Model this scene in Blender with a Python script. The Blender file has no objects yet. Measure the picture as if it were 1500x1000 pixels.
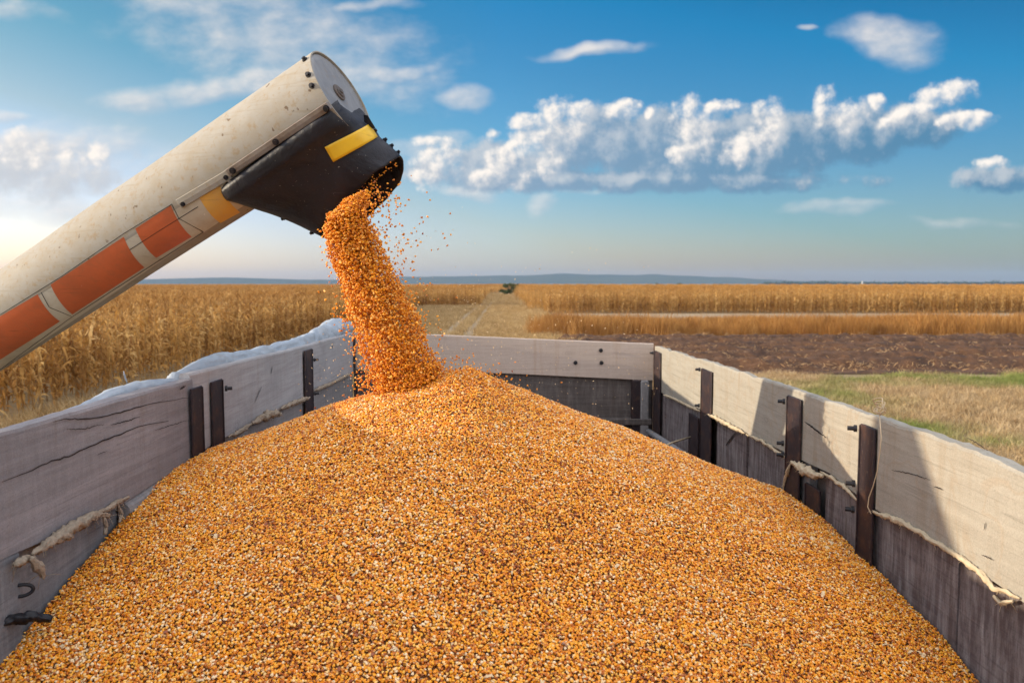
import bpy, bmesh, math, random
import numpy as np
from mathutils import Vector, noise, Matrix
from mathutils.bvhtree import BVHTree
random.seed(7); rng = np.random.default_rng(7)
C = bpy.context.scene.collection
scene = bpy.context.scene
H = 2.95                       # eye height above the ground
RAD = math.radians

# ------------------------------------------------------------------ camera geometry (1500x1000 photo pixels)
F = 1150.0
_th, _yw = math.atan(85 / F), math.atan(15 / F)
FWD = Vector((math.sin(_yw) * math.cos(_th), math.cos(_yw) * math.cos(_th), -math.sin(_th)))
RT = Vector((math.cos(_yw), -math.sin(_yw), 0)); UP = RT.cross(FWD)
EYE = Vector((0, 0, H))
def ray(x, y): return FWD * F + RT * (x - 750) - UP * (y - 500)
def onX(x, y, X): d = ray(x, y); return d * (X / d.x) + EYE
def onY(x, y, Y): d = ray(x, y); return d * (Y / d.y) + EYE
def onG(x, y, z=0): d = ray(x, y); return d * ((z - H) / d.z) + EYE

# ------------------------------------------------------------------ node helpers
def new_mat(name):
    m = bpy.data.materials.new(name); m.use_nodes = True
    nt = m.node_tree; b = nt.nodes['Principled BSDF']
    return m, nt, b
def nd(nt, typ, ins=None, **kw):
    n = nt.nodes.new(typ)
    for k, v in kw.items(): setattr(n, k, v)
    for k, v in (ins or {}).items():
        if isinstance(v, bpy.types.NodeSocket): nt.links.new(v, n.inputs[k])
        else: n.inputs[k].default_value = v
    return n
def mth(nt, op, a, b=None, c=None, clamp=False):
    ins = {0: a}
    if b is not None: ins[1] = b
    if c is not None: ins[2] = c
    return nd(nt, 'ShaderNodeMath', ins, operation=op, use_clamp=clamp).outputs[0]
def mix(nt, f, a, b, mode='MIX'):
    n = nt.nodes.new('ShaderNodeMix'); n.data_type = 'RGBA'; n.blend_type = mode
    for s, v in ((n.inputs[0], f), (n.inputs[6], a), (n.inputs[7], b)):
        if isinstance(v, bpy.types.NodeSocket): nt.links.new(v, s)
        else: s.default_value = v if isinstance(v, (int, float)) else (*v[:3], 1)
    return n.outputs[2]
def ramp(nt, f, stops, interp='LINEAR'):
    n = nt.nodes.new('ShaderNodeValToRGB'); n.color_ramp.interpolation = interp
    e = n.color_ramp.elements
    while len(e) < len(stops): e.new(0.5)
    for el, (p, c) in zip(e, stops):
        el.position = p
        el.color = (c, c, c, 1) if isinstance(c, (int, float)) else (*c, 1)
    nt.links.new(f, n.inputs[0]); return n.outputs[0]
def coords(nt, scale=(1, 1, 1), kind='Object', rot=(0, 0, 0)):
    t = nt.nodes.new('ShaderNodeTexCoord')
    m = nd(nt, 'ShaderNodeMapping', {'Vector': t.outputs[kind], 'Scale': scale, 'Rotation': rot})
    return m.outputs[0]
def noi(nt, vec, scale=5, detail=4, rough=.55, dist=0):
    return nd(nt, 'ShaderNodeTexNoise', {'Vector': vec, 'Scale': scale, 'Detail': detail, 'Roughness': rough, 'Distortion': dist}).outputs[0]
def bump(nt, b, h, strength=.3, dist=.01):
    n = nd(nt, 'ShaderNodeBump', {'Height': h, 'Strength': strength, 'Distance': dist}); nt.links.new(n.outputs[0], b.inputs['Normal'])
def link(nt, a, b): nt.links.new(a, b)

def mat_wood(name, dark, light, scuff=(.6, .58, .55), scuff_amt=.35, grain_axis='Y', stain=None, rough=.85, crackmul=.55, bmp=.25):
    m, nt, b = new_mat(name)
    gs = (22, 1.1, 22) if grain_axis == 'Y' else (1.3, 30, 30)
    g = noi(nt, coords(nt, gs), 2.2, 6, .6, .4)
    col = mix(nt, ramp(nt, g, [(.3, 0), (.7, 1)]), dark, light)
    big = noi(nt, coords(nt, (1, 1, 1.6)), 2.4, 5, .62)
    col = mix(nt, ramp(nt, big, [(.35, 0), (.68, .55)]), col, [c * crackmul for c in light])
    vs = (2, 22, 3.4) if grain_axis == 'Y' else (22, 2, 3.4)          # vertical scuffs left by boards and dust
    sc = noi(nt, coords(nt, vs), 1.7, 8, .72, .25)
    col = mix(nt, mth(nt, 'MULTIPLY', ramp(nt, sc, [(.45, 0), (.8, 1)]), scuff_amt), col, scuff)
    sp = noi(nt, coords(nt), 85, 3, .6)
    col = mix(nt, mth(nt, 'MULTIPLY', ramp(nt, sp, [(.63, 0), (.72, 1)]), .3), col, [c * .45 for c in dark])
    if stain:
        st = noi(nt, coords(nt, (1, 1, 1)), 5.5, 2, .5, .9)
        ring = ramp(nt, st, [(.50, 0), (.53, .8), (.57, 0)])
        col = mix(nt, mth(nt, 'MULTIPLY', ring, .35), col, stain)
    fl = noi(nt, coords(nt, (70, 1.6, 70) if grain_axis == 'Y' else (1.6, 70, 70)), 2.0, 4, .7, .3)          # fine dark grain lines
    col = mix(nt, mth(nt, 'MULTIPLY', ramp(nt, fl, [(.56, 0), (.68, 1)]), .4), col, [c * .5 for c in dark])
    kn = nd(nt, 'ShaderNodeTexVoronoi', {'Vector': coords(nt, (1, 1.5, 3.2) if grain_axis == 'Y' else (1.5, 1, 3.2)), 'Scale': 1.7}).outputs['Distance']
    kr = mth(nt, 'SINE', mth(nt, 'MULTIPLY', mth(nt, 'ADD', kn, mth(nt, 'MULTIPLY', g, .12)), 110.))
    col = mix(nt, mth(nt, 'MULTIPLY', ramp(nt, kn, [(.02, .55), (.16, 0)]), mth(nt, 'MULTIPLY_ADD', kr, .5, .5)), col, [c * .6 for c in dark])
    rn = noi(nt, coords(nt, (9, 9, .7)), 1.6, 5, .6, .2)      # old runs of rust and dirt down the face
    col = mix(nt, mth(nt, 'MULTIPLY', ramp(nt, rn, [(.56, 0), (.74, 1)]), .42), col, [dark[0] * .85, dark[1] * .68, dark[2] * .5])
    gr = noi(nt, coords(nt), 240, 2, .7)
    col = mix(nt, .55, col, ramp(nt, gr, [(.25, .35), (.75, .65)]), 'OVERLAY')
    link(nt, col, b.inputs['Base Color'])
    b.inputs['Roughness'].default_value = rough
    b.inputs['Specular IOR Level'].default_value = .25
    hh = mth(nt, 'ADD', g, mth(nt, 'MULTIPLY', sc, .6))
    bump(nt, b, hh, bmp, .004)
    return m
def mat_metal(name, base, rust, amt=(.45, .7), rough=.6, metallic=0., spec=.4, dust=None):
    m, nt, b = new_mat(name)
    n1 = noi(nt, coords(nt), 14, 7, .65)
    col = mix(nt, ramp(nt, n1, [(amt[0], 0), (amt[1], 1)]), base, rust)
    n2 = noi(nt, coords(nt), 70, 4, .6)
    if dust: col = mix(nt, ramp(nt, n2, [(.6, 0), (.72, .6)]), col, dust)
    link(nt, col, b.inputs['Base Color'])
    b.inputs['Roughness'].default_value = rough; b.inputs['Metallic'].default_value = metallic
    b.inputs['Specular IOR Level'].default_value = spec
    bump(nt, b, mth(nt, 'ADD', n1, mth(nt, 'MULTIPLY', n2, .4)), .3, .003)
    return m
def mat_plain(name, c, rough=.7, spec=.3, var=.25, scale=30, bmp=.2):
    m, nt, b = new_mat(name)
    n = noi(nt, coords(nt), scale, 5, .6)
    link(nt, mix(nt, n, [x * (1 - var) for x in c], [min(1, x * (1 + var)) for x in c]), b.inputs['Base Color'])
    b.inputs['Roughness'].default_value = rough; b.inputs['Specular IOR Level'].default_value = spec
    if bmp: bump(nt, b, n, bmp, .004)
    return m

M = {}
M['board_left'] = mat_wood('weathered_grey_board', (.20, .178, .180), (.315, .286, .29), (.43, .40, .405), .22)
M['board_left_far'] = mat_wood('pale_grey_board', (.33, .305, .30), (.45, .425, .42), (.53, .505, .50), .3)
M['board_right'] = mat_wood('cream_board', (.275, .246, .20), (.365, .332, .278), (.44, .405, .345), .22, stain=(.30, .21, .13), crackmul=.84, bmp=.12)
M['board_front'] = mat_wood('front_board', (.44, .345, .28), (.53, .425, .35), (.57, .48, .41), .25, grain_axis='X', crackmul=.8)
M['panel_brown'] = mat_wood('brown_panel', (.095, .072, .072), (.17, .135, .133), (.46, .43, .42), .72)
M['panel_grey'] = mat_wood('grey_panel', (.2, .19, .19), (.3, .285, .28), (.45, .43, .42), .4)
M['panel_bluegrey'] = mat_wood('bluegrey_panel', (.14, .14, .15), (.25, .243, .25), (.42, .41, .41), .4)
M['panel_dark'] = mat_wood('dark_front_panel', (.08, .066, .06), (.14, .118, .108), (.27, .235, .21), .5, grain_axis='X')  # dark base colour stands in for the shade under the front board
M['post'] = mat_metal('rusty_post', (.022, .013, .016), (.095, .042, .024), (.5, .78), .55, dust=(.12, .09, .075))
M['iron'] = mat_metal('dark_iron', (.012, .011, .014), (.04, .025, .02), (.5, .8), .5)
M['foam'] = mat_plain('old_sealing_foam', (.50, .40, .27), .95, .1, .35, 45, .8)
M['rag'] = mat_plain('burlap_rag', (.34, .27, .20), .95, .1, .4, 120, 1.0)
M['crack'] = mat_plain('crack_dark', (.045, .036, .034), .95, .05, .3, 40, 0)
M['twine'] = mat_plain('twine', (.55, .42, .27), .9, .1, .3, 200, .3)
M['steel'] = mat_metal('dull_steel', (.35, .34, .33), (.2, .15, .11), (.55, .8), .5, .5)
M['residue'] = mat_plain('straw', (.55, .40, .2), .85, .15, .3, 60, .3)

# ------------------------------------------------------------------ mesh helpers
def obj(name, bm, mat, parent=None, smooth=False):
    me = bpy.data.meshes.new(name)
    bmesh.ops.recalc_face_normals(bm, faces=bm.faces)
    bm.to_mesh(me); bm.free()
    if smooth: me.shade_smooth()
    for mm in (mat if isinstance(mat, (list, tuple)) else [mat]): me.materials.append(mm)
    o = bpy.data.objects.new(name, me); C.objects.link(o)
    if parent: o.parent = parent; o.matrix_parent_inverse = parent.matrix_world.inverted()
    return o
def thing(name, label, cat, loc=(0, 0, 0), group=None):
    o = bpy.data.objects.new(name, None); C.objects.link(o); o.location = loc
    o.matrix_world = Matrix.Translation(loc)
    o['label'] = label; o['category'] = cat
    if group: o['group'] = group
    return o
def tag(o, label=None, cat=None, group=None, kind=None):
    for k, v in (('label', label), ('category', cat), ('group', group), ('kind', kind)):
        if v: o[k] = v
    return o
def n3(x, y, z=0, s=1): return noise.noise(Vector((x * s, y * s, z * s)))
def box(bm, lo, hi, bev=0, seg=1):
    r = bmesh.ops.create_cube(bm, size=1)
    lo, hi = Vector(lo), Vector(hi); c, d = (lo + hi) / 2, hi - lo
    for v in r['verts']: v.co = Vector((v.co.x * d.x, v.co.y * d.y, v.co.z * d.z)) + c
    if bev:
        ed = list({e for v in r['verts'] for e in v.link_edges})
        bmesh.ops.bevel(bm, geom=ed, offset=bev, segments=seg, affect='EDGES', profile=.5)
def frame(d):
    d = d.normalized(); a = Vector((0, 0, 1)) if abs(d.z) < .9 else Vector((1, 0, 0))
    x = d.cross(a).normalized(); return x, d.cross(x).normalized()
def tube(bm, pts, rad, n=8, cap=True, mod=None):
    pts = [Vector(p) for p in pts]; rings = []
    x = None
    for i, p in enumerate(pts):
        d = (pts[min(i + 1, len(pts) - 1)] - pts[max(i - 1, 0)])
        if d.length < 1e-9: d = Vector((0, 0, 1))
        d.normalize()
        if x is None: x, y = frame(d)
        else:
            x = (x - d * x.dot(d)).normalized(); y = d.cross(x)
        r = rad(i / max(1, len(pts) - 1)) if callable(rad) else rad
        ring = []
        for k in range(n):
            a = 2 * math.pi * k / n
            rr = r * (mod(i, k, p) if mod else 1)
            ring.append(bm.verts.new(p + (x * math.cos(a) + y * math.sin(a)) * rr))
        rings.append(ring)
    for a, b in zip(rings, rings[1:]):
        for k in range(n): bm.faces.new((a[k], a[(k + 1) % n], b[(k + 1) % n], b[k]))
    if cap: bm.faces.new(rings[0][::-1]); bm.faces.new(rings[-1])
    return rings
def interp(pts, y):
    """pts sorted by first item -> second item, linear."""
    if y <= pts[0][0]: return pts[0][1]
    for (a, za), (b, zb) in zip(pts, pts[1:]):
        if y <= b: return za + (zb - za) * (y - a) / (b - a)
    return pts[-1][1]
def bolt(parent, p, d, r=.008, l=.018, mat=None):
    bm = bmesh.new(); d = Vector(d).normalized(); p = Vector(p)
    tube(bm, [p, p + d * l * .35], r * 1.5, 10)
    tube(bm, [p + d * l * .36, p + d * l], r, 6)
    return obj('bolt', bm, mat or M['iron'], parent)

# ------------------------------------------------------------------ scatter of uncountable stuff
SRC = bpy.data.collections.new('sources')
def src(name, bm, mats, smooth=True):
    me = bpy.data.meshes.new(name); bm.to_mesh(me); bm.free()
    if smooth: me.shade_smooth()
    for mm in mats: me.materials.append(mm)
    o = bpy.data.objects.new(name, me); SRC.objects.link(o); return o
def scatter(name, P, R, S, K, sources, base=None, base_mat=None):
    me = bpy.data.meshes.new(name)
    P = np.asarray(P, dtype=np.float32); n = len(P)
    if base:
        bv, bf = base; nb = len(bv)
        me.from_pydata([tuple(v) for v in bv] + [tuple(p) for p in P.tolist()], [], bf)
        me.shade_smooth()
        for mm in base_mat: me.materials.append(mm)
    else:
        nb = 0; me.vertices.add(n); me.vertices.foreach_set('co', P.ravel())
    z = lambda a, k: np.concatenate([np.zeros((nb, k), np.float32), np.asarray(a, np.float32).reshape(n, k)]).ravel()
    for nm, ty, a, k, pr in (('rot', 'FLOAT_VECTOR', R, 3, 'vector'), ('scl', 'FLOAT', S, 1, 'value')):
        at = me.attributes.new(nm, ty, 'POINT'); at.data.foreach_set(pr, z(a, k))
    at = me.attributes.new('pick', 'INT', 'POINT'); at.data.foreach_set('value', z(K, 1).astype(np.int32))
    at = me.attributes.new('pt', 'BOOLEAN', 'POINT'); at.data.foreach_set('value', np.concatenate([np.zeros(nb, bool), np.ones(n, bool)]))
    o = bpy.data.objects.new(name, me); C.objects.link(o)
    g = bpy.data.node_groups.new(name + '_nodes', 'GeometryNodeTree')
    g.interface.new_socket('Geometry', in_out='INPUT', socket_type='NodeSocketGeometry')
    g.interface.new_socket('Geometry', in_out='OUTPUT', socket_type='NodeSocketGeometry')
    gi, go = g.nodes.new('NodeGroupInput'), g.nodes.new('NodeGroupOutput')
    iop = g.nodes.new('GeometryNodeInstanceOnPoints'); jn = g.nodes.new('GeometryNodeJoinGeometry')
    def att(nm, ty):
        a = g.nodes.new('GeometryNodeInputNamedAttribute'); a.data_type = ty; a.inputs['Name'].default_value = nm
        return a.outputs['Attribute']
    L = g.links.new
    for s in reversed(sources):
        oi = g.nodes.new('GeometryNodeObjectInfo'); oi.inputs['Object'].default_value = s
        oi.inputs['As Instance'].default_value = True
        L(oi.outputs['Geometry'], jn.inputs[0])
    L(gi.outputs[0], iop.inputs['Points']); L(jn.outputs[0], iop.inputs['Instance'])
    iop.inputs['Pick Instance'].default_value = len(sources) > 1
    L(att('pt', 'BOOLEAN'), iop.inputs['Selection'])
    if len(sources) > 1: L(att('pick', 'INT'), iop.inputs['Instance Index'])
    L(att('rot', 'FLOAT_VECTOR'), iop.inputs['Rotation']); L(att('scl', 'FLOAT'), iop.inputs['Scale'])
    if base:
        j2 = g.nodes.new('GeometryNodeJoinGeometry'); L(gi.outputs[0], j2.inputs[0]); L(iop.outputs[0], j2.inputs[0]); L(j2.outputs[0], go.inputs[0])
    else: L(iop.outputs[0], go.inputs[0])
    md = o.modifiers.new('scatter', 'NODES'); md.node_group = g
    return o

# ================================================================== TRAILER
XL, XR, YF = -1.18, 1.22, 6.25
trailer = thing('grain_trailer', 'open wooden-sided farm trailer filled with yellow corn, seen from its tail', 'trailer', (0, 3.2, 1.4))
def edge(pts, X):
    return sorted([(p.y, p.z) for p in (onX(x, y, X) for x, y in pts)])
L_top1 = [(.1, H - .345)] + edge([(0, 632), (60, 615), (120, 597), (190, 577), (235, 566), (275, 556)], XL)
L_top2 = edge([(278, 547), (320, 537), (450, 506), (515, 487)], XL) + [(6.3, H - .386)]
L_seam = [(.1, H - .62)] + edge([(0, 815), (60, 790), (170, 738), (275, 672), (325, 643), (440, 585), (515, 545)], XL) + [(6.3, H - .7)]
R_top = [(.1, H - .436)] + edge([(962, 507), (1040, 530), (1170, 572), (1287, 612), (1340, 628), (1420, 657), (1500, 690)], XR) + [(6.3, H - .496)]
R_seam = [(.1, H - .74), (1.3, H - .742)] + edge([(1500, 880), (1400, 810), (1340, 775), (1275, 740), (1215, 692), (1150, 662), (1095, 635), (1040, 605), (962, 572)], XR) + [(6.3, H - .87)]

def board(name, y0, y1, top, bot, x_in, th, mat, sgn, seed=0, chip=.004, warp=.006, nz=6, step=.03, parent=None):
    """side board: inner face at x_in, body outwards (sgn = outward direction); ragged worn top edge"""
    bm = bmesh.new(); ny = max(4, int((y1 - y0) / step)); loops = []
    for i in range(ny + 1):
        y = y0 + (y1 - y0) * i / ny
        zt = interp(top, y) if isinstance(top, list) else top
        zb = interp(bot, y) if isinstance(bot, list) else bot
        c = n3(y * 7, seed, 0) * chip + n3(y * 23, seed + 5) * chip * .6
        nick = n3(y * 3.1, seed + 9.3)
        if nick > .33: c -= (nick - .33) * chip * 9
        zt += c
        w = n3(y * .9, seed + 2.2) * warp
        lp = []
        for k in range(nz + 1):
            z = zb + (zt - .008 - zb) * k / nz
            lp.append((x_in - sgn * 0 + w + n3(y * 2.2, z * 3, seed) * warp * .5, y, z))
        ch = .004 + .004 * abs(n3(y * 15, seed + 3))
        lp.append((x_in + sgn * ch + w, y, zt))
        lp.append((x_in + sgn * (th - ch) + w, y, zt + n3(y * 9, seed + 7) * .003))
        lp.append((x_in + sgn * th + w, y, zt - .01))
        lp.append((x_in + sgn * th + w, y, zb))
        loops.append([bm.verts.new(p) for p in lp])
    m = len(loops[0])
    for a, b in zip(loops, loops[1:]):
        for k in range(m): bm.faces.new((a[k], a[(k + 1) % m], b[(k + 1) % m], b[k]))
    bm.faces.new(loops[0]); bm.faces.new(loops[-1][::-1])
    o = obj(name, bm, mat, parent or trailer)
    return o
def crack(name, pts, X, width, parent, sgn, mat=None, n=30):
    """split in a board: a thin ragged groove whose dark floor sits on the board face"""
    P = [onX(x, y, X) for x, y in pts]; P = [Vector((X - sgn * .0045, p.y, p.z)) for p in P]
    bm = bmesh.new(); A = []
    for i in range(n + 1):
        t = i / n * (len(P) - 1); k = min(int(t), len(P) - 2); p = P[k].lerp(P[k + 1], t - k)
        j = n3(i * .7, X + len(pts)) * .004
        w = width * (.35 + .65 * math.sin(math.pi * min(1, max(0.02, i / n)))) * (1 + .6 * n3(i * 1.3, 3.3))
        d = (P[k + 1] - P[k]).normalized(); q = Vector((0, -d.z, d.y))
        A.append((bm.verts.new(p + q * (w / 2) + Vector((0, 0, j))), bm.verts.new(p - q * (w / 2) + Vector((0, 0, j)))))
    for a, b in zip(A, A[1:]): bm.faces.new((a[0], a[1], b[1], b[0]))
    return obj(name, bm, mat or M['crack'], parent)

yL = onX(277, 560, XL).y
b1 = board('side_board', .1, yL - .004, L_top1, L_seam, XL + .018, .05, M['board_left'], -1, 1, .004)
tag(b1, 'weathered grey side board with two long cracks')
b2 = board('side_board', yL + .002, 6.22, L_top2, L_seam, XL, .04, M['board_left_far'], -1, 4, .003)
XF = XL + .018
for pts, w in (([(0, 705), (40, 690), (70, 676), (97, 669), (130, 653), (170, 637), (205, 623), (245, 616)], .0045),
               ([(75, 618), (95, 613), (115, 614), (150, 610), (180, 602), (220, 591), (275, 582)], .004),
               ([(160, 622), (185, 616), (203, 610)], .003), ([(225, 630), (250, 622), (275, 615)], .0025),
               ([(95, 628), (120, 628), (150, 621)], .0025), ([(140, 666), (155, 660)], .002), ([(262, 570), (270, 565)], .008)):
    crack('crack', pts, XF, w, b1, -1)
for pts, w in (([(396, 548), (398, 536)], .012), ([(372, 590), (382, 566)], .009), ([(486, 512), (487, 500)], .01)):
    crack('scuff_mark', pts, XL, w, b2, -1, M['panel_bluegrey'])
# lower left panels
def panel(name, y0, y1, X, th, mat, sgn, top, seed, zb=H - 1.5, label=None):
    o = board(name, y0, y1, top, zb, X, th, mat, sgn, seed, .006, .004, 10, .05)
    if label: tag(o, label)
    return o
sh = lambda pts, d: [(a, b + d) for a, b in pts]
panel('lower_panel', .1, onX(22, 850, XL).y, XL + .012, .03, M['panel_bluegrey'], -1, sh(L_seam, .0), 11)
panel('lower_panel', onX(22, 850, XL).y + .008, yL, XL - .012, .03, M['panel_bluegrey'], -1, sh(L_seam, -.002), 12)
panel('lower_panel', yL + .02, 4.66, XL - .008, .03, M['panel_grey'], -1, sh(L_seam, -.002), 13)
panel('lower_panel', 4.67, 6.22, XL - .008, .03, M['panel_grey'], -1, sh(L_seam, -.002), 14)
# slanted ledge under the near left board
bm = bmesh.new(); ring = []
y0, y1 = onX(175, 740, XL).y, yL - .01
for i in range(16):
    y = y0 + (y1 - y0) * i / 15; z = interp(L_seam, y)
    ring.append([bm.verts.new(q) for q in ((XL + .012, y, z - .001), (XL + .03, y, z - .018), (XL + .034, y, z - .034), (XL + .022, y, z - .038), (XL + .024, y, z - .05), (XL - .005, y, z - .055), (XL - .005, y, z - .001))])
for a, b in zip(ring, ring[1:]):
    for k in range(7): bm.faces.new((a[k], a[(k + 1) % 7], b[(k + 1) % 7], b[k]))
bm.faces.new(ring[0]); bm.faces.new(ring[-1][::-1])
obj('ledge', bm, M['panel_grey'], trailer)

# right boards
yR = onX(1289, 612, XR).y
r1 = board('side_board', yR + .004, 6.22, R_top, R_seam, XR, .035, M['board_right'], 1, 21, .008)
r2 = board('side_board', .1, yR - .004, R_top, R_seam, XR - .006, .045, M['board_right'], 1, 24, .007)
crack('crack', [(1180, 617), (1195, 628), (1212, 641)], XR, .008, r1, 1)
crack('crack', [(1308, 688), (1340, 694), (1365, 703)], XR - .006, .003, r2, 1)
crack('crack', [(1370, 712), (1384, 717)], XR - .006, .003, r2, 1)
crack('crack', [(1440, 812), (1458, 820)], XR - .006, .0025, r2, 1)
crack('crack', [(1444, 776), (1446, 764)], XR - .006, .003, r2, 1)
crack('crack', [(1418, 640), (1436, 650), (1450, 660)], XR - .006, .003, r2, 1)
# lower right panels
xl = XR + .012
def Yr(px, y=700): return onX(px, y, XR).y
segs = [(Yr(972, 600), 6.22, M['panel_brown'], 31), (Yr(1030), Yr(973, 600), M['panel_brown'], 32), (Yr(1089), Yr(1046), M['panel_brown'], 33), (Yr(1158), Yr(1092), M['panel_brown'], 34),
        (Yr(1182), Yr(1162), M['panel_grey'], 35), (Yr(1264), Yr(1206), M['panel_brown'], 36), (Yr(1404), Yr(1276), M['panel_brown'], 37), (.1, Yr(1405), M['panel_brown'], 38)]
for a, b, mt, sd in segs: panel('lower_panel', a, b, xl, .03, mt, 1, sh(R_seam, -.001), sd)
panel('backing_panel', .1, 6.2, xl + .035, .02, M['panel_dark'], 1, sh(R_seam, .05), 39)
panel('backing_panel', .1, 6.2, XL - .045, .02, M['panel_dark'], -1, sh(L_seam, .05), 40)
crack('crack', [(1064, 652), (1071, 643), (1078, 634)], xl, .014, trailer, 1)
crack('crack', [(1000, 620), (1001, 604)], xl, .008, trailer, 1)

# posts
def post(x0, x1, yt, zb, X, sgn, depth=.013, ybot=None, bolts=(), lean=.0):
    a, b = onX(x0, yt, X), onX(x1, yt, X)
    ya, yb = sorted((a.y, b.y)); zt = (a.z + b.z) / 2
    bm = bmesh.new(); s = -sgn
    # L-section: flat bar on the boards plus a standing flange on its far edge
    for lo, hi in (((0, ya, zb), (s * .009, yb, zt)), ((s * .0095, yb - .008, zb), (s * depth, yb, zt - .004))):
        lo2 = (min(lo[0], hi[0]) + X + s * .006, lo[1], lo[2]); hi2 = (max(lo[0], hi[0]) + X + s * .006, hi[1], hi[2])
        box(bm, lo2, hi2, .0025)
    for v in bm.verts: v.co.y += (v.co.z - zt) * lean
    o = obj('post', bm, M['post'], trailer)
    for zz in bolts:
        bolt(o, (X + s * .016, yb + .018, zz), (s, .35, 0), .008, .03)
    return o
zz = H
post(275, 291, 567, zz - 1.2, XL + .018, -1, bolts=())
post(305, 321, 557, zz - 1.2, XL, -1, bolts=(zz - .44, zz - .68))
post(443, 454, 512, zz - 1.2, XL, -1, bolts=(zz - .47, zz - .68, zz - .82))
post(516, 525, 490, zz - 1.2, XL, -1, bolts=(zz - .5,))
post(961, 970, 515, zz - 1.4, XR, 1, bolts=(zz - .55,))
post(1031, 1046, 542, zz - 1.4, XR, 1, bolts=(zz - .52, zz - .74))
post(1158, 1178, 582, zz - 1.4, XR, 1, bolts=(zz - .5, zz - .68, zz - .73))
post(1266, 1288, 624, zz - 1.4, XR, 1, bolts=(zz - .49, zz - .68, zz - .77))
for x0, x1, yt in ((1013, 1026, 608), (949, 958, 567), (1185, 1206, 712)):
    post(x0, x1, yt, zz - 1.4, XR + .004, 1, .011)

# front board and the shade-dark panel below it
def frontz(tp, x): return interp(tp, x)
FT = sorted([(p.x, p.z) for p in (onY(x, y, YF) for x, y in ((515, 487), (640, 490), (800, 497), (955, 503)))])
FB = sorted([(p.x, p.z) for p in (onY(x, y, YF) for x, y in ((515, 540), (750, 547), (955, 557)))])
bm = bmesh.new(); loops = []
for i in range(41):
    x = XL + .005 + (XR - XL - .01) * i / 40
    zt, zb = frontz(FT, x) + n3(x * 9, 4) * .002, frontz(FB, x)
    w = n3(x * 1.2, 7) * .006
    loops.append([bm.verts.new(q) for q in ((x, YF + w, zb), (x, YF + w, (zt + zb) / 2), (x, YF + w, zt - .006), (x, YF + .006 + w, zt), (x, YF + .026 + w, zt), (x, YF + .03 + w, zt - .006), (x, YF + .03 + w, zb))])
for a, b in zip(loops, loops[1:]):
    for k in range(7): bm.faces.new((a[k], a[(k + 1) % 7], b[(k + 1) % 7], b[k]))
bm.faces.new(loops[0]); bm.faces.new(loops[-1][::-1])
fb = obj('front_board', bm, M['board_front'], trailer)
for px, py in ((843, 531), (881, 531), (880, 513)):
    p = onY(px, py, YF); bolt(fb, (p.x, YF - .006, p.z), (0, -1, 0), .011, .008)
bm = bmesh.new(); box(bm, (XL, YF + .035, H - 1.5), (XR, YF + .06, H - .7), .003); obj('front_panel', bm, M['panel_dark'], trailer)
for x0, x1 in ((925, 938), (700, 710)):
    a, b = onY(x0, 580, YF), onY(x1, 580, YF); bm = bmesh.new()
    box(bm, (a.x, YF - .03, H - 1.5), (b.x, YF + .034, interp(FB, a.x) - .003), .004); obj('front_upright', bm, M['post'], trailer)
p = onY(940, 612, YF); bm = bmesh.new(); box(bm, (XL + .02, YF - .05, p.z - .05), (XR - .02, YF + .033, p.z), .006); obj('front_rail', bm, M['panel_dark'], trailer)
a = onY(938, 570, YF - .05); bm = bmesh.new(); box(bm, (a.x + .006, YF - .045, H - 1.5), (XR - .045, YF + .03, interp(FB, 1.1) - .004), .008); obj('corner_upright', bm, M['panel_grey'], trailer)
bm = bmesh.new(); box(bm, (XL - .02, .06, H - 1.56), (XR + .02, YF + .06, H - 1.5)); obj('floor', bm, M['panel_dark'], trailer)
bm = bmesh.new(); box(bm, (XL, .05, H - 1.5), (XR, .09, H - .45), .004); obj('tail_board', bm, M['board_left'], trailer)
# small bits in the far right corner: thin pale rod and grey roll
bm = bmesh.new(); tube(bm, [onX(1011, 640, XR - .03), onY(985, 648, 4.6), onY(965, 657, 4.4)], .006, 8); obj('tie_rod', bm, M['foam'], trailer, True)
bm = bmesh.new(); tube(bm, [onY(950, 632, 5.9), onY(975, 648, 5.3), onY(1005, 668, 4.7)], .022, 12); obj('corner_pipe', bm, M['panel_bluegrey'], trailer, True)
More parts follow.
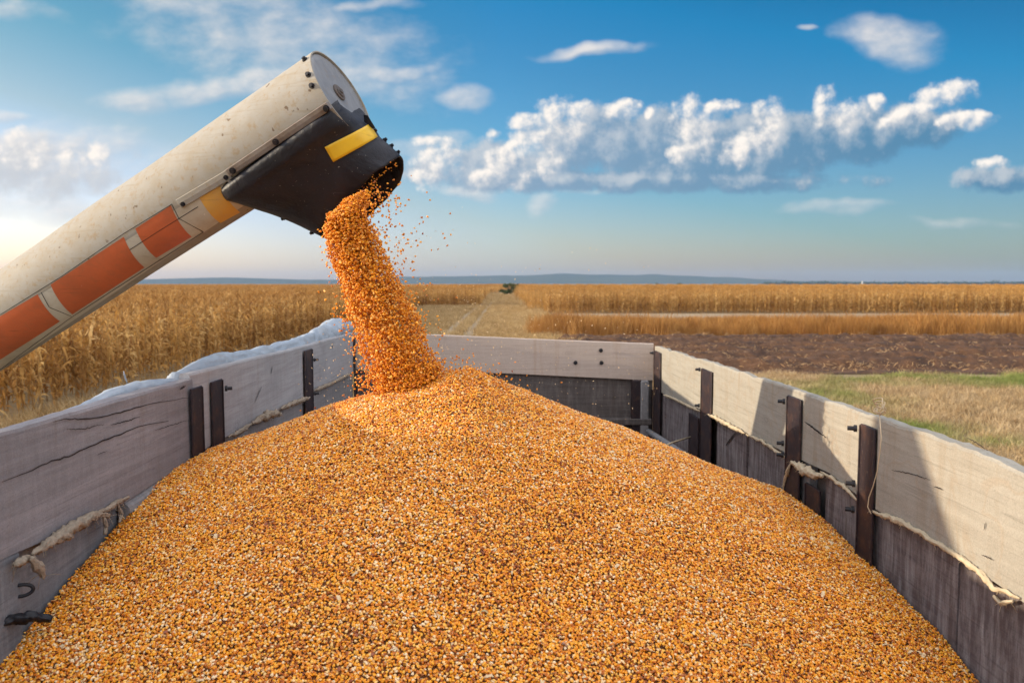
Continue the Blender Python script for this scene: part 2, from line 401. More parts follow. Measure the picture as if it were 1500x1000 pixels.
# U-bolt and black strap on the left wall
pu = onX(24, 866, XL + .012)
bm = bmesh.new(); P = []
for i in range(13):
    a = -math.pi / 2 + math.pi * i / 12
    P.append(Vector((XL + .018 + .02 * math.cos(a), pu.y + .012 + .012 * math.cos(a), pu.z - .002 + .014 * math.sin(a))))
P = [Vector((XL - .01, pu.y, P[0].z))] + P + [Vector((XL - .01, pu.y, P[-1].z))]
tube(bm, P, .0045, 8); eb = obj('eye_bolt', bm, M['iron'], trailer, True)
def lumpy(name, pts, r, mat, seed, n=16, step=.006, amp=.75, parent=None, freq=14, squash=1.):
    pts = [Vector(p) for p in pts]; P = []
    for a, b in zip(pts, pts[1:]):
        k = max(2, int((b - a).length / step))
        P += [a.lerp(b, i / k) for i in range(k)]
    P.append(pts[-1]); bm = bmesh.new()
    L = len(P)
    wob = [p + Vector((n3(i * .1, seed) * r * .35, 0, n3(i * .12, seed + 4) * r * .55)) for i, p in enumerate(P)]
    tube(bm, wob, lambda t: r * (.72 + .6 * abs(n3(t * L * .07, seed + 8))) * min(1, .35 + 3 * min(t, 1 - t) * L * .012), n,
         mod=lambda i, k, p: 1 + amp * n3(i * .2, k * .9, seed) + amp * .8 * n3(i * .75, k * 1.9, seed + 3) + .35 * n3(i * 1.9, k * 3.1, seed + 6))
    rs = random.Random(seed)                                  # frayed threads standing off the strip
    for q in range(int(L * .5) if name == 'sealing_strip' else 0):
        p = rs.choice(wob); d = Vector((rs.uniform(-1, 1), rs.uniform(-1, 1), rs.uniform(-1.2, .6))) * r * rs.uniform(.8, 1.9)
        tube(bm, [p, p + d * .6, p + d + Vector((0, 0, -.3 * r))], .0007, 3)
    return obj(name, bm, mat, parent or trailer, True)
s0 = onX(18, 915, XL + .03)
lumpy('rubber_strap', [s0 + Vector((-.03, 0, 0)), s0 + Vector((.0, .02, .008)), s0 + Vector((.03, .04, .002)), s0 + Vector((.06, .06, -.012))], .026, M['iron'], 3, amp=.7)
s1 = onX(303, 668, XL + .03)
lumpy('rubber_strap', [s1, s1 + Vector((.03, .04, -.0)), s1 + Vector((.08, .07, -.03))], .035, M['iron'], 5, amp=.7)
# sealing strips along the seams
def seam(side, px, r, mat, seed, off=.01, name='sealing_strip'):
    X = XR if side > 0 else XL
    P = [onX(x, y, X) for x, y in px]; P = [Vector((X - side * off, p.y, p.z)) for p in P]
    return lumpy(name, P, r, mat, seed)
seam(1, [(1500, 876), (1480, 866), (1462, 862), (1440, 836), (1400, 808), (1372, 792), (1340, 772), (1312, 758), (1290, 752), (1278, 746)], .009, M['foam'], 51)
seam(1, [(1490, 880), (1472, 884), (1462, 872)], .013, M['foam'], 52)
seam(1, [(1263, 735), (1240, 712), (1222, 700), (1206, 690)], .008, M['foam'], 53)
seam(1, [(1213, 697), (1196, 694), (1178, 683), (1166, 676)], .019, M['foam'], 54, .02)
seam(1, [(1166, 678), (1157, 700), (1154, 715)], .012, M['foam'], 55, .02)
seam(1, [(1156, 672), (1140, 660), (1118, 645), (1096, 636)], .008, M['foam'], 56)
seam(1, [(1094, 634), (1070, 622), (1050, 611), (1040, 606)], .012, M['foam'], 57, .012)
seam(1, [(1028, 602), (1010, 594), (990, 584), (974, 578)], .009, M['foam'], 58)
seam(-1, [(0, 826), (10, 822), (22, 818)], .025, M['rag'], 61, .035)
seam(-1, [(14, 816), (24, 828), (34, 842)], .022, M['rag'], 62, .05)
seam(-1, [(28, 812), (60, 790), (86, 775), (104, 762), (130, 752), (143, 755)], .017, M['rag'], 63, .032)
seam(-1, [(122, 754), (142, 744), (160, 735), (174, 727)], .011, M['rag'], 64, .03)
seam(-1, [(136, 756), (140, 770), (138, 782)], .013, M['rag'], 65, .03)
seam(-1, [(158, 738), (163, 752), (160, 766)], .011, M['rag'], 66, .03)
seam(-1, [(328, 640), (345, 632), (362, 621)], .013, M['rag'], 67, .02)
seam(-1, [(364, 620), (378, 612), (392, 606), (406, 606)], .019, M['rag'], 68, .02)
seam(-1, [(406, 598), (425, 590), (449, 582)], .014, M['rag'], 69, .02)
seam(-1, [(456, 572), (480, 562), (512, 546)], .011, M['rag'], 70, .02)
# twine tied at the board joint of the right wall
kx = onX(1288, 606, XR - .02)
bm = bmesh.new()
for s in range(4):
    P = []
    for i in range(25):
        a = 2 * math.pi * i / 24 * (1 if s % 2 else -1)
        P.append(kx + Vector((.006 * math.sin(3 * a + s), .018 * math.cos(a) * (1 + .3 * s % 2) + .01 * math.sin(s * 2.1), .01 + .013 * math.sin(a) * (1 + .25 * s) + .006 * s)))
    tube(bm, P, .0018, 5)
P = [kx]
for x, y in ((1291, 640), (1289, 662), (1285, 690), (1279, 712), (1273, 728), (1271, 742), (1276, 752)):
    p = onX(x, y, XR - .045); P.append(p)
tube(bm, P, .0018, 5)
tag(obj('twine', bm, M['twine'], None, True), 'frayed straw twine knotted over the top edge of the right trailer wall', 'twine')

# rolled tarpaulin along the outside of the left wall
m, nt, b = new_mat('tarp_white')
n = noi(nt, coords(nt), 9, 6, .6, .3)
nd_ = noi(nt, coords(nt), 3.2, 6, .7)
link(nt, mix(nt, ramp(nt, nd_, [(.48, 0), (.7, .55)]), mix(nt, n, (.27, .305, .35), (.44, .475, .51)), (.24, .20, .155)), b.inputs['Base Color']); b.inputs['Roughness'].default_value = .55
bump(nt, b, n, .6, .03); M['tarp'] = m
bm = bmesh.new(); rings = []
prof = [(1.2, .014, -.03), (1.8, .016, -.026), (2.3, .02, -.016), (2.5, .04, -.004), (2.75, .05, .004), (3.0, .024, -.006), (3.2, .035, .008), (3.5, .05, .02), (4.0, .045, .012), (4.7, .05, .016), (5.3, .068, .03), (5.8, .085, .055), (6.15, .10, .072), (6.4, .085, .055), (6.5, .04, .05)]
ny = 420
for i in range(ny + 1):
    y = 1.2 + 5.3 * i / ny
    r = interp([(a, c) for a, c, d in prof], y); dz = interp([(a, d) for a, c, d in prof], y)
    zt = interp(L_top1 if y < yL else L_top2, y)
    cx = XL - .035 - r * .95; cz = zt + dz - r * .55
    ring = []
    for k in range(28):
        a = 2 * math.pi * k / 28
        ca, sa = math.cos(a), math.sin(a); f = 1 + .14 * n3(y * 5, ca * 1.5, sa * 1.5) + .2 * n3(y * 2.0, ca, sa + 3) - .16 * (max(0, 1 - 5 * abs(n3(y * 4 + ca * 1.6, ca * 1.2, sa * 2.4)))) - .06 * max(0, 1 - 6 * abs(n3(y * 10 - sa * 2, sa * 2.2, ca * 2 + 9)))
        ring.append(bm.verts.new((cx + r * 1.0 * f * math.cos(a), y, cz + r * f * math.sin(a))))
    rings.append(ring)
for a, b_ in zip(rings, rings[1:]):
    for k in range(28): bm.faces.new((a[k], a[(k + 1) % 28], b_[(k + 1) % 28], b_[k]))
bm.faces.new(rings[0]); bm.faces.new(rings[-1][::-1])
tarp = obj('tarpaulin', bm, M['tarp'], None, True)
tag(tarp, 'white tarpaulin rolled along the outer edge of the left trailer wall', 'tarpaulin')

# ================================================================== UNLOADING AUGER
E0 = Vector((-.582, 2.9332, .6888 + H)); A = Vector((.8496, -.2653, .4559)).normalized(); R = .172
auger = thing('unloading_auger', 'cream unloading auger arm with red-orange bands and black rubber spout, pouring corn', 'auger', tuple(E0 - A * 4))
cc = (E0 - EYE); cc = (cc - A * cc.dot(A)).normalized()      # away from the eye, square to the axis
DD = A.cross(cc).normalized()
if DD.z > 0: DD = -DD                                         # square to both, downwards
def cyl_hit(x, y, r):
    d = ray(x, y).normalized(); o = EYE - E0
    dp = d - A * d.dot(A); op = o - A * o.dot(A)
    a, b, c = dp.dot(dp), 2 * dp.dot(op), op.dot(op) - r * r
    q = b * b - 4 * a * c
    t = (-b - math.sqrt(max(0, q))) / (2 * a)
    return EYE + d * t
def tphi(p):
    v = p - E0; t = -v.dot(A); w = v + A * t
    return t, math.atan2(w.dot(DD), -w.dot(cc))              # phi 0 faces the eye, + downwards
def cyl(t, phi, r):
    r += .0028 * n3(t * 2.2, math.cos(phi) * 1.6, math.sin(phi) * 1.6) * min(1, t * 4) if t > 0 else 0
    return E0 - A * t + (-cc * math.cos(phi) + DD * math.sin(phi)) * r
# tube paint
m, nt, b = new_mat('auger_cream_paint')
n1 = noi(nt, coords(nt), 5, 6, .62); n2 = noi(nt, coords(nt), 42, 5, .65); n4 = noi(nt, coords(nt), 17, 4, .6)
col = mix(nt, n1, (.29, .26, .215), (.38, .35, .305))
st_ = noi(nt, coords(nt, (1.2, 1, 22), rot=(0, .52, .3)), 3, 6, .7); col = mix(nt, ramp(nt, st_, [(.55, 0), (.72, .5)]), col, (.25, .19, .12))
col = mix(nt, ramp(nt, n4, [(.4, 0), (.75, .5)]), col, (.30, .235, .15))
col = mix(nt, ramp(nt, n2, [(.54, 0), (.68, .75)]), col, (.30, .215, .125))
n5 = noi(nt, coords(nt), 28, 2, .5)
col = mix(nt, ramp(nt, n5, [(.70, 0), (.74, .85)]), col, (.13, .075, .04))
link(nt, col, b.inputs['Base Color']); b.inputs['Roughness'].default_value = .78; b.inputs['Specular IOR Level'].default_value = .25; bump(nt, b, n2, .2, .004); M['cream'] = m
def mat_band(name, c, dirt, fleck=1.):
    m, nt, b = new_mat(name)
    n1 = noi(nt, coords(nt), 6, 5, .6); n2 = noi(nt, coords(nt), 30, 5, .7); n3_ = noi(nt, coords(nt), 22, 2, .5); sc1 = noi(nt, coords(nt, (1.2, 1, 26), rot=(0, .52, .3)), 4, 5, .7); g1 = noi(nt, coords(nt), 2.6, 6, .65)
    col = mix(nt, n1, [x * .8 for x in c], [min(1, x * 1.15) for x in c])
    col = mix(nt, ramp(nt, n2, [(.5, 0), (.8, .6)]), col, dirt); col = mix(nt, ramp(nt, sc1, [(.62, 0), (.70, .55)]), col, [x * .45 for x in dirt]); col = mix(nt, ramp(nt, g1, [(.45, 0), (.75, .6)]), col, [x * .7 for x in dirt])
    col = mix(nt, ramp(nt, n3_, [(.76, 0), (.775, fleck)]), col, (.75, .68, .6))
    link(nt, col, b.inputs['Base Color']); b.inputs['Roughness'].default_value = .42; bump(nt, b, n2, .1, .002)
    return m
M['orange'] = mat_band('red_orange_film', (.56, .12, .04), (.34, .11, .05))
M['yellow'] = mat_band('worn_yellow_film', (.74, .40, .07), (.62, .36, .15))
M['yellow2'] = mat_band('clean_yellow_film', (.85, .50, .02), (.70, .38, .03), 0.)
M['white_film'] = mat_band('dirty_white_film', (.56, .50, .40), (.44, .34, .22))
# galvanised cap
m, nt, b = new_mat('galvanised_cap')
n1 = noi(nt, coords(nt), 11, 6, .65, 1.6); n2 = noi(nt, coords(nt), 30, 4, .6)
col = mix(nt, n1, (.15, .15, .16), (.40, .385, .37)); col = mix(nt, ramp(nt, n2, [(.55, 0), (.72, .5)]), col, (.3, .23, .17))
link(nt, col, b.inputs['Base Color']); b.inputs['Roughness'].default_value = .5; b.inputs['Metallic'].default_value = .35; bump(nt, b, n1, .25, .01); M['galv'] = m
# tube: shell + inner wall, open underside is hidden by the spout
bm = bmesh.new(); NT, NP = 60, 64; LT = 4.6; rings = []
for i in range(NT + 1):
    t = LT * i / NT
    rings.append([bm.verts.new(cyl(t, 2 * math.pi * k / NP, R)) for k in range(NP)])
for a, b_ in zip(rings, rings[1:]):
    for k in range(NP): bm.faces.new((a[k], a[(k + 1) % NP], b_[(k + 1) % NP], b_[k]))
inn = [bm.verts.new(cyl(0, 2 * math.pi * k / NP, R - .005)) for k in range(NP)]
inn2 = [bm.verts.new(cyl(.012, 2 * math.pi * k / NP, R - .006)) for k in range(NP)]
for k in range(NP):
    bm.faces.new((rings[0][k], inn[k], inn[(k + 1) % NP], rings[0][(k + 1) % NP])); bm.faces.new((inn[k], inn2[k], inn2[(k + 1) % NP], inn[(k + 1) % NP]))
bm.faces.new(rings[-1])
tubeo = obj('tube', bm, M['cream'], auger, True)
md = tubeo.modifiers.new('e', 'EDGE_SPLIT'); md.split_angle = RAD(40)
M['bar2x'] = mat_metal('rusty_bearing', (.10, .085, .075), (.16, .09, .05), (.4, .7), .6)
# end cap: dished disc with bearing flange
bm = bmesh.new(); rr = []
for r_, t in ((R - .0065, .010), (R - .012, .006), (R * .8, .0075), (R * .5, .0085), (R * .2, .009)):
    rr.append([bm.verts.new(cyl(t + .0012 * n3(k * .3, r_ * 30), 2 * math.pi * k / 48, r_)) for k in range(48)])
for a, b_ in zip(rr, rr[1:]):
    for k in range(48): bm.faces.new((a[k], a[(k + 1) % 48], b_[(k + 1) % 48], b_[k]))
bm.faces.new(rr[-1])
cap = obj('end_cap', bm, M['galv'], auger, True)
bm = bmesh.new(); bc = E0 - A * .007
bc -= DD * .01
P = [(bc, .032), (bc + A * .004, .031), (bc + A * .005, .02), (bc + A * .009, .019), (bc + A * .009, .010), (bc + A * .014, .009)]
prev = None
for c_, r_ in P:
    rg = [bm.verts.new(c_ + (-cc * math.cos(2 * math.pi * k / 24) + DD * math.sin(2 * math.pi * k / 24)) * r_) for k in range(24)]
    if prev:
        for k in range(24): bm.faces.new((prev[k], prev[(k + 1) % 24], rg[(k + 1) % 24], rg[k]))
    prev = rg
bm.faces.new(prev); obj('bearing', bm, M['bar2x'], cap)
def patch(name, corners, mat, r=R + .0019, nu=14, nv=14, parent=None):
    """film stuck on the tube: corners in order near-left, near-right, far-right, far-left"""
    q = [tphi(cyl_hit(x, y, r)) for x, y in corners]
    bm = bmesh.new(); g = []
    for i in range(nu + 1):
        u = i / nu; row = []
        for j in range(nv + 1):
            v = j / nv
            t = (q[0][0] * (1 - u) + q[1][0] * u) * (1 - v) + (q[3][0] * (1 - u) + q[2][0] * u) * v
            f = (q[0][1] * (1 - u) + q[1][1] * u) * (1 - v) + (q[3][1] * (1 - u) + q[2][1] * u) * v
            row.append(bm.verts.new(cyl(t, f, r)))
        g.append(row)
    for i in range(nu):
        for j in range(nv): bm.faces.new((g[i][j], g[i + 1][j], g[i + 1][j + 1], g[i][j + 1]))
    return obj(name, bm, mat, parent or auger, True)
bandp = patch('band_backing', [(-30, 487), (345, 252), (372, 291), (-30, 560)], M['white_film'], R + .0011, 40, 14)
patch('orange_band', [(-25, 478), (55, 431), (88, 470), (-25, 543)], M['orange'])
patch('orange_band', [(74, 417), (181, 347), (212, 392), (106, 460)], M['orange'])
patch('orange_band', [(198, 335), (250, 301), (281, 347), (229, 378)], M['orange'])
patch('yellow_band', [(292, 290), (321, 271), (352, 311), (323, 327)], M['yellow'])
for pts in (([(0, 541), (104, 465), (200, 403), (298, 340)]), ([(190, 366), (235, 337), (290, 303)]), ([(252, 300), (262, 320), (298, 340)]), ([(0, 461), (90, 405), (180, 343), (252, 299)]), ([(60, 428), (72, 450), (104, 463)])):
    bm = bmesh.new(); P = []
    for (xa, ya), (xb, yb) in zip(pts, pts[1:]):
        P += [cyl_hit(xa + (xb - xa) * i / 8, ya + (yb - ya) * i / 8, R + .0026) for i in range(8)]
    P.append(cyl_hit(*pts[-1], R + .0026)); tube(bm, P, .0013, 4); obj('weld_seam', bm, M['iron'], auger)
def bar(name, pa, pb, w, h, mat, tiltp=0):
    (ta, fa), (tb, fb_) = tphi(cyl_hit(*pa, R)), tphi(cyl_hit(*pb, R))
    bm = bmesh.new(); n = 12; rings = []
    for i in range(n + 1):
        u = i / n; t = ta + (tb - ta) * u; f = fa + (fb_ - fa) * u
        hw = w / 2 / R; bend = .0015 * n3(u * 5, w * 90)
        ring = [cyl(t, f - hw, R + .001), cyl(t, f - hw, R + h + bend), cyl(t, f, R + h + bend + .001), cyl(t, f + hw, R + h + bend), cyl(t, f + hw, R + .001)]
        rings.append([bm.verts.new(p) for p in ring])
    for a, b_ in zip(rings, rings[1:]):
        for k in range(5): bm.faces.new((a[k], a[(k + 1) % 5], b_[(k + 1) % 5], b_[k]))
    bm.faces.new(rings[0]); bm.faces.new(rings[-1][::-1])
    o = obj(name, bm, mat, auger)
    md = o.modifiers.new('b', 'BEVEL'); md.width = .002; md.segments = 1
    return o
c1 = bar('clamp_bar', (263, 298), (337, 254), .034, .012, M['cream'])
M['bar2'] = mat_metal('bare_bar', (.24, .20, .17), (.14, .085, .05), (.45, .75), .5, .2)
c2 = bar('clamp_bar', (336, 252), (484, 153), .026, .022, M['bar2']); tag(c2, 'brownish bare metal clamp bar')
for px in ((268, 299), (331, 260)):
    bolt(c1, cyl_hit(*px, R + .014), cyl_hit(*px, R + .014) - E0 + A * tphi(cyl_hit(*px, R))[0], .006, .01)
for px in ((341, 250), (404, 208), (478, 159)):
    p = cyl_hit(*px, R + .023); bolt(c2, p, p - (E0 - A * tphi(p)[0]), .008, .012)
for px in ((447, 88), (452, 110), (457, 126), (450, 98)):
    if px == (450, 98): continue
    p = cyl_hit(*px, R); bolt(tubeo, p, p - (E0 - A * tphi(p)[0]), .007, .012)

# rubber spout
m, nt, b = new_mat('black_rubber')
n1 = noi(nt, coords(nt), 7, 6, .6, .4); n2 = noi(nt, coords(nt), 120, 2, .5); n6 = noi(nt, coords(nt, (1, 1, 1), rot=(0, .6, 0)), 18, 5, .7, 1.5)
col = mix(nt, ramp(nt, n1, [(.35, 0), (.75, 1)]), (.010, .0095, .013), (.024, .022, .028))
col = mix(nt, ramp(nt, n6, [(.66, 0), (.74, .5)]), col, (.05, .042, .040))
scr = noi(nt, coords(nt, (2, 1, 40), rot=(0, .55, .2)), 5, 4, .7); col = mix(nt, ramp(nt, scr, [(.66, 0), (.72, .4)]), col, (.12, .11, .115))
col = mix(nt, ramp(nt, n2, [(.72, 0), (.76, .75)]), col, (.30, .26, .22))
link(nt, col, b.inputs['Base Color']); b.inputs['Roughness'].default_value = .5; b.inputs['Specular IOR Level'].default_value = .35
bump(nt, b, n1, .5, .03); M['rubber'] = m
def axis_pt(x, y):                                            # point of the tube axis plane (through axis, square to view) under a pixel
    d = ray(x, y); k = (E0 - EYE).dot(cc) / d.dot(cc); return EYE + d * k
rl = [(346, 258), (352, 279), (376, 300), (424, 323), (469, 346)]
rrp = [(491, 149), (516, 167), (541, 186), (563, 206), (589, 231)]
wv0, wvf, wvb = cc * (R * 1.07), Vector((-.010, .150, -.005)), Vector((.028, .165, -.036))
bm = bmesh.new(); sp = []; NS, NK = 24, 48
def cat(P, s):                                                # Catmull-Rom
    k = min(int(s), len(P) - 2); t = s - k
    p0, p1, p2, p3 = P[max(k - 1, 0)], P[k], P[k + 1], P[min(k + 2, len(P) - 1)]
    return .5 * (2 * p1 + (p2 - p0) * t + (2 * p0 - 5 * p1 + 4 * p2 - p3) * t * t + (3 * p1 - p0 - 3 * p2 + p3) * t ** 3)
rl3 = [axis_pt(*p) for p in rl]; rr3 = [axis_pt(*p) for p in rrp]
for i in range(NS + 1):
    s = i / NS * 4; l_, r_ = cat(rl3, s), cat(rr3, s); u = i / NS
    c_ = (l_ + r_) / 2; hu = (r_ - l_) / 2; us = min(1, max(0, u - .25) / .75) ** .9; e = 2.3 + 5.5 * max(0, 1 - u / .7) ** 1.2; ring = []
    for k in range(NK):
        a = 2 * math.pi * k / NK; ca, sa = math.cos(a), math.sin(a)
        x = math.copysign(abs(ca) ** (2 / e), ca); y = math.copysign(abs(sa) ** (2 / e), sa)
        w = (wv0 * (.94 + .15 * min(1, u / .09))).lerp(wvf if y < 0 else wvb, us)
        p = c_ + hu * x + w * y
        if y < 0: p += A * (.045 * max(0, 1 - u / .55) * max(0, x) ** 4)
        dn = (hu * x).normalized() * abs(x) + w.normalized() * y
        dent = .004 * max(0, 1 - u * 3) + min(1, .2 + 1.6 * u) * .010 * n3(u * 2.2, ca * 1.3, sa * 1.3 + 4) + .004 * n3(u * 6, ca * 3, sa * 3) * u
        if sa < 0: dent += -.012 * math.exp(-((u - .42) / .14) ** 2) * math.exp(-((ca - .65) / .3) ** 2)
        if i == NS: p += (c_ - cat(rl3, 3.9).lerp(cat(rr3, 3.9), .5)).normalized() * .006 * n3(a * 3, 8.8)
        ring.append(bm.verts.new(p + dn * dent))
    sp.append(ring)
for a, b_ in zip(sp, sp[1:]):
    for k in range(NK): bm.faces.new((a[k], a[(k + 1) % NK], b_[(k + 1) % NK], b_[k]))
spout = obj('rubber_spout', bm, M['rubber'], auger, True)
bmt = bmesh.new(); bmt.from_mesh(spout.data); bmt.transform(spout.matrix_basis); bvh = BVHTree.FromBMesh(bmt); bmt.free()
md = spout.modifiers.new('s', 'SOLIDIFY'); md.thickness = .007; md.offset = -1
def hit(x, y):
    d = ray(x, y).normalized(); p, nn, _, _ = bvh.ray_cast(EYE, d)
    if p is None: return None
    if nn.dot(d) > 0: nn = -nn
    return p, nn
bm = bmesh.new(); g = []
for i in range(15):
    row = []
    for j in range(7):
        u, v = i / 14, j / 6
        a = Vector((475, 215)).lerp(Vector((546, 180)), u); b_ = Vector((488, 237)).lerp(Vector((557, 199)), u); q = a.lerp(b_, v)
        h = hit(*q); row.append(bm.verts.new(h[0] + h[1] * .004) if h else None)
    g.append(row)
for i in range(14):
    for j in range(6):
        f = (g[i][j], g[i + 1][j], g[i + 1][j + 1], g[i][j + 1])
        if all(f): bm.faces.new(f)
ys = obj('yellow_strip', bm, M['yellow2'], spout, True)
md = ys.modifiers.new('s', 'SOLIDIFY'); md.thickness = .002; md.offset = 0
for k, i in ((24, 7), (24, 12), (24, 17), (24, 22), (0, 14), (0, 18), (0, 20), (0, 22)):   # bolts along rear and front edges
    bm = bmesh.new(); bm.from_mesh(spout.data); bm.verts.ensure_lookup_table()
    p = spout.matrix_basis @ bm.verts[i * NK + k].co; c_ = sum((spout.matrix_basis @ bm.verts[i * NK + q].co for q in range(NK)), Vector()) / NK; bm.free()
    bolt(spout, p, p - c_, .006, .012)
for px in ((336, 264), (343, 274), (350, 283)):
    h = cyl_hit(*px, R + .004); bolt(spout, h, h - (E0 - A * tphi(h)[0]), .006, .008, M['steel'])
# torn rubber ear on the outer edge
bm = bmesh.new(); p = axis_pt(537, 176)
q = [p - A * .01, p + A * .004 - DD * .022, p + A * .014 - DD * .012, p + A * .012 + DD * .04, p + DD * .035]
bm.faces.new([bm.verts.new(v) for v in q]); e = obj('torn_flap', bm, M['rubber'], spout); md = e.modifiers.new('s', 'SOLIDIFY'); md.thickness = .006

# harvester that carries the auger: stands left of the picture, throws the shade on the right wall
SUN = Vector((1, .05, -.175))                                 # direction the light travels
XC = -5.2
def to_src(Y, z): k = (XR - XC); return Y - SUN.y * k, z - SUN.z * k
M['harv'] = mat_plain('harvester_paint', (.45, .42, .36), .5, .4, .15, 6, .05)
harv = thing('combine_harvester', 'cream combine harvester standing beside the left trailer wall', 'harvester', (-7, 2, 0))
bm = bmesh.new(); box(bm, (-9.2, -1.6, .9), (-5.25, 4.9, 2.85), .12, 3); obj('body', bm, M['harv'], harv)
bm = bmesh.new()
q = [to_src(*p) for p in ((2.56, H - .85), (2.53, H - .42), (2.53, H - .2), (2.31, H - .2), (2.27, H - .42), (2.01, H - .74), (1.98, H - .85))]
fr = [bm.verts.new((XC, y, z)) for y, z in q]; bk = [bm.verts.new((XC - .06, y, z)) for y, z in q]
bm.faces.new(fr); bm.faces.new(bk[::-1])
for i in range(len(q)): bm.faces.new((fr[i], bk[i], bk[(i + 1) % len(q)], fr[(i + 1) % len(q)]))
obj('shadow_flap', bm, M['harv'], harv)  # unseen plate, outline projected back from the shadow on the right wall
for y, r_ in ((-.6, .85), (3.9, .6)):
    for x in (-9.0, -5.5):
        bm = bmesh.new(); tube(bm, [(x - .25, y, r_), (x - .2, y, r_), (x + .2, y, r_), (x + .25, y, r_)], lambda t: r_ if .2 < t < .8 else r_ * .9, 28); w = obj('wheel', bm, M['iron'], harv)

# ================================================================== CORN: heap and stream
APX = Vector((-.2, 3.0, H - .352))
def heap_z(x, y):
    dx, dy = x - APX.x, y - APX.y
    r = math.hypot(dx, dy); cx = dx / r if r > 1e-6 else 0; cy = dy / r if r > 1e-6 else 0
    k = .405 + .025 * cx + .03 * max(0, cy)
    a = .18
    z = APX.z - k * (math.sqrt(r * r + a * a) - a)
    z += .022 * math.exp(-((dx - .09) ** 2 + (dy + .02) ** 2) / .012) - .02 * math.exp(-((dx + .17) ** 2 + (dy + .0) ** 2) / .02)
    z += .024 * n3(x * 1.7, y * 1.7, 2) * min(1, r) + .011 * n3(x * 5, y * 5, 5) + .005 * n3(x * 16, y * 16, 7)
    return z
m, nt, b = new_mat('corn_bed')
v = nd(nt, 'ShaderNodeTexVoronoi', {'Vector': coords(nt), 'Scale': 130})
link(nt, mix(nt, nd(nt, 'ShaderNodeSeparateColor', {0: v.outputs['Color']}).outputs[0], (.10, .028, .006), (.25, .085, .014)), b.inputs['Base Color']); b.inputs['Roughness'].default_value = .8
M['bed'] = m  # dark colour stands in for the shade in gaps between kernels
def mat_kernel(name, stops, tipc, rough=.3):
    m, nt, b = new_mat(name)
    oi = nt.nodes.new('ShaderNodeObjectInfo')
    ln = noi(nt, oi.outputs['Location'], 2.6, 4, .6)
    body = ramp(nt, mth(nt, 'ADD', oi.outputs['Random'], mth(nt, 'MULTIPLY_ADD', ln, .55, -.25), clamp=True), stops)
    t = nt.nodes.new('ShaderNodeTexCoord'); s = nd(nt, 'ShaderNodeSeparateXYZ', {0: t.outputs['Object']})
    y = s.outputs[1]
    r2 = mth(nt, 'FRACT', mth(nt, 'MULTIPLY', oi.outputs['Random'], 37.7))
    tip = ramp(nt, mth(nt, 'MULTIPLY_ADD', y, 90., .5), [(.05, 1), (.42, 0)])
    crown = ramp(nt, mth(nt, 'MULTIPLY_ADD', y, 90., .5), [(.72, 0), (1., .7)])
    f = mth(nt, 'MULTIPLY', mth(nt, 'MAXIMUM', tip, crown), mth(nt, 'MULTIPLY_ADD', r2, .75, .08))
    col = mix(nt, f, body, tipc)
    link(nt, col, b.inputs['Base Color']); b.inputs['Roughness'].default_value = rough
    b.inputs['Specular IOR Level'].default_value = .34
    return m
stops = [(0, (.20, .036, .008)), (.15, (.54, .125, .007)), (.38, (.87, .272, .005)), (.66, (.94, .372, .009)), (.82, (.94, .48, .05)), (1, (.94, .70, .42))]
M['kernel'] = mat_kernel('corn_kernel', stops, (.93, .60, .24))
fstops = [(0, (.26, .04, .006)), (.15, (.58, .155, .006)), (.5, (.85, .265, .005)), (.85, (.91, .355, .010)), (1, (.92, .50, .12))]
M['kernel_falling'] = mat_kernel('falling_corn_kernel', fstops, (.92, .42, .08))
M['chaff'] = mat_plain('corn_chaff', (.72, .52, .30), .8, .2, .3, 90, 0)
def kernel_bm(L=.0058, W=.0043, T=.0024, seed=0, dent=.3, ns=9, nu=7):
    bm = bmesh.new(); rg = []
    for i in range(1, nu):
        s = -1 + 2 * i / nu; prof = math.sqrt(max(0, 1 - s ** 2)) if s < 0 else math.sqrt(max(0, 1 - s ** 4))
        tp = .42 + .58 * min(1, (s + 1) / 1.25)
        ring = []
        for k in range(ns):
            a = 2 * math.pi * k / ns
            x = W * tp * (prof ** .8) * math.copysign(abs(math.cos(a)) ** .8, math.cos(a)); z = T * (.7 + .3 * tp) * prof * math.sin(a) * (1 + .18 * n3(s * 2 + seed, a))
            ring.append(bm.verts.new((x * (1 + .1 * n3(seed, s * 3)), L * s, z)))
        rg.append(ring)
    t0, t1 = bm.verts.new((0, -L, 0)), bm.verts.new((0, L * (1 - dent * .4), 0))
    for a, b_ in zip(rg, rg[1:]):
        for k in range(ns): bm.faces.new((a[k], a[(k + 1) % ns], b_[(k + 1) % ns], b_[k]))
    for k in range(ns):
        bm.faces.new((t0, rg[0][(k + 1) % ns], rg[0][k])); bm.faces.new((t1, rg[-1][k], rg[-1][(k + 1) % ns]))
    bmesh.ops.recalc_face_normals(bm, faces=bm.faces)
    return bm
KS = [src('corn_kernel', kernel_bm(), [M['kernel']]), src('corn_kernel', kernel_bm(.0062, .0040, .0022, 2), [M['kernel']]),
      src('corn_kernel', kernel_bm(.0050, .0045, .0028, 4, .5), [M['kernel']]), src('corn_kernel', kernel_bm(.0054, .0042, .0032, 6, .2), [M['kernel']])]
KF = [src('falling_kernel', kernel_bm(), [M['kernel_falling']]), src('falling_kernel', kernel_bm(.0066, .0038, .0022, 2), [M['kernel_falling']]),
      src('falling_kernel', kernel_bm(.0056, .0042, .0028, 4, .5), [M['kernel_falling']]), src('falling_kernel', kernel_bm(.0062, .0040, .0030, 6, .2), [M['kernel_falling']])]
bm = bmesh.new()
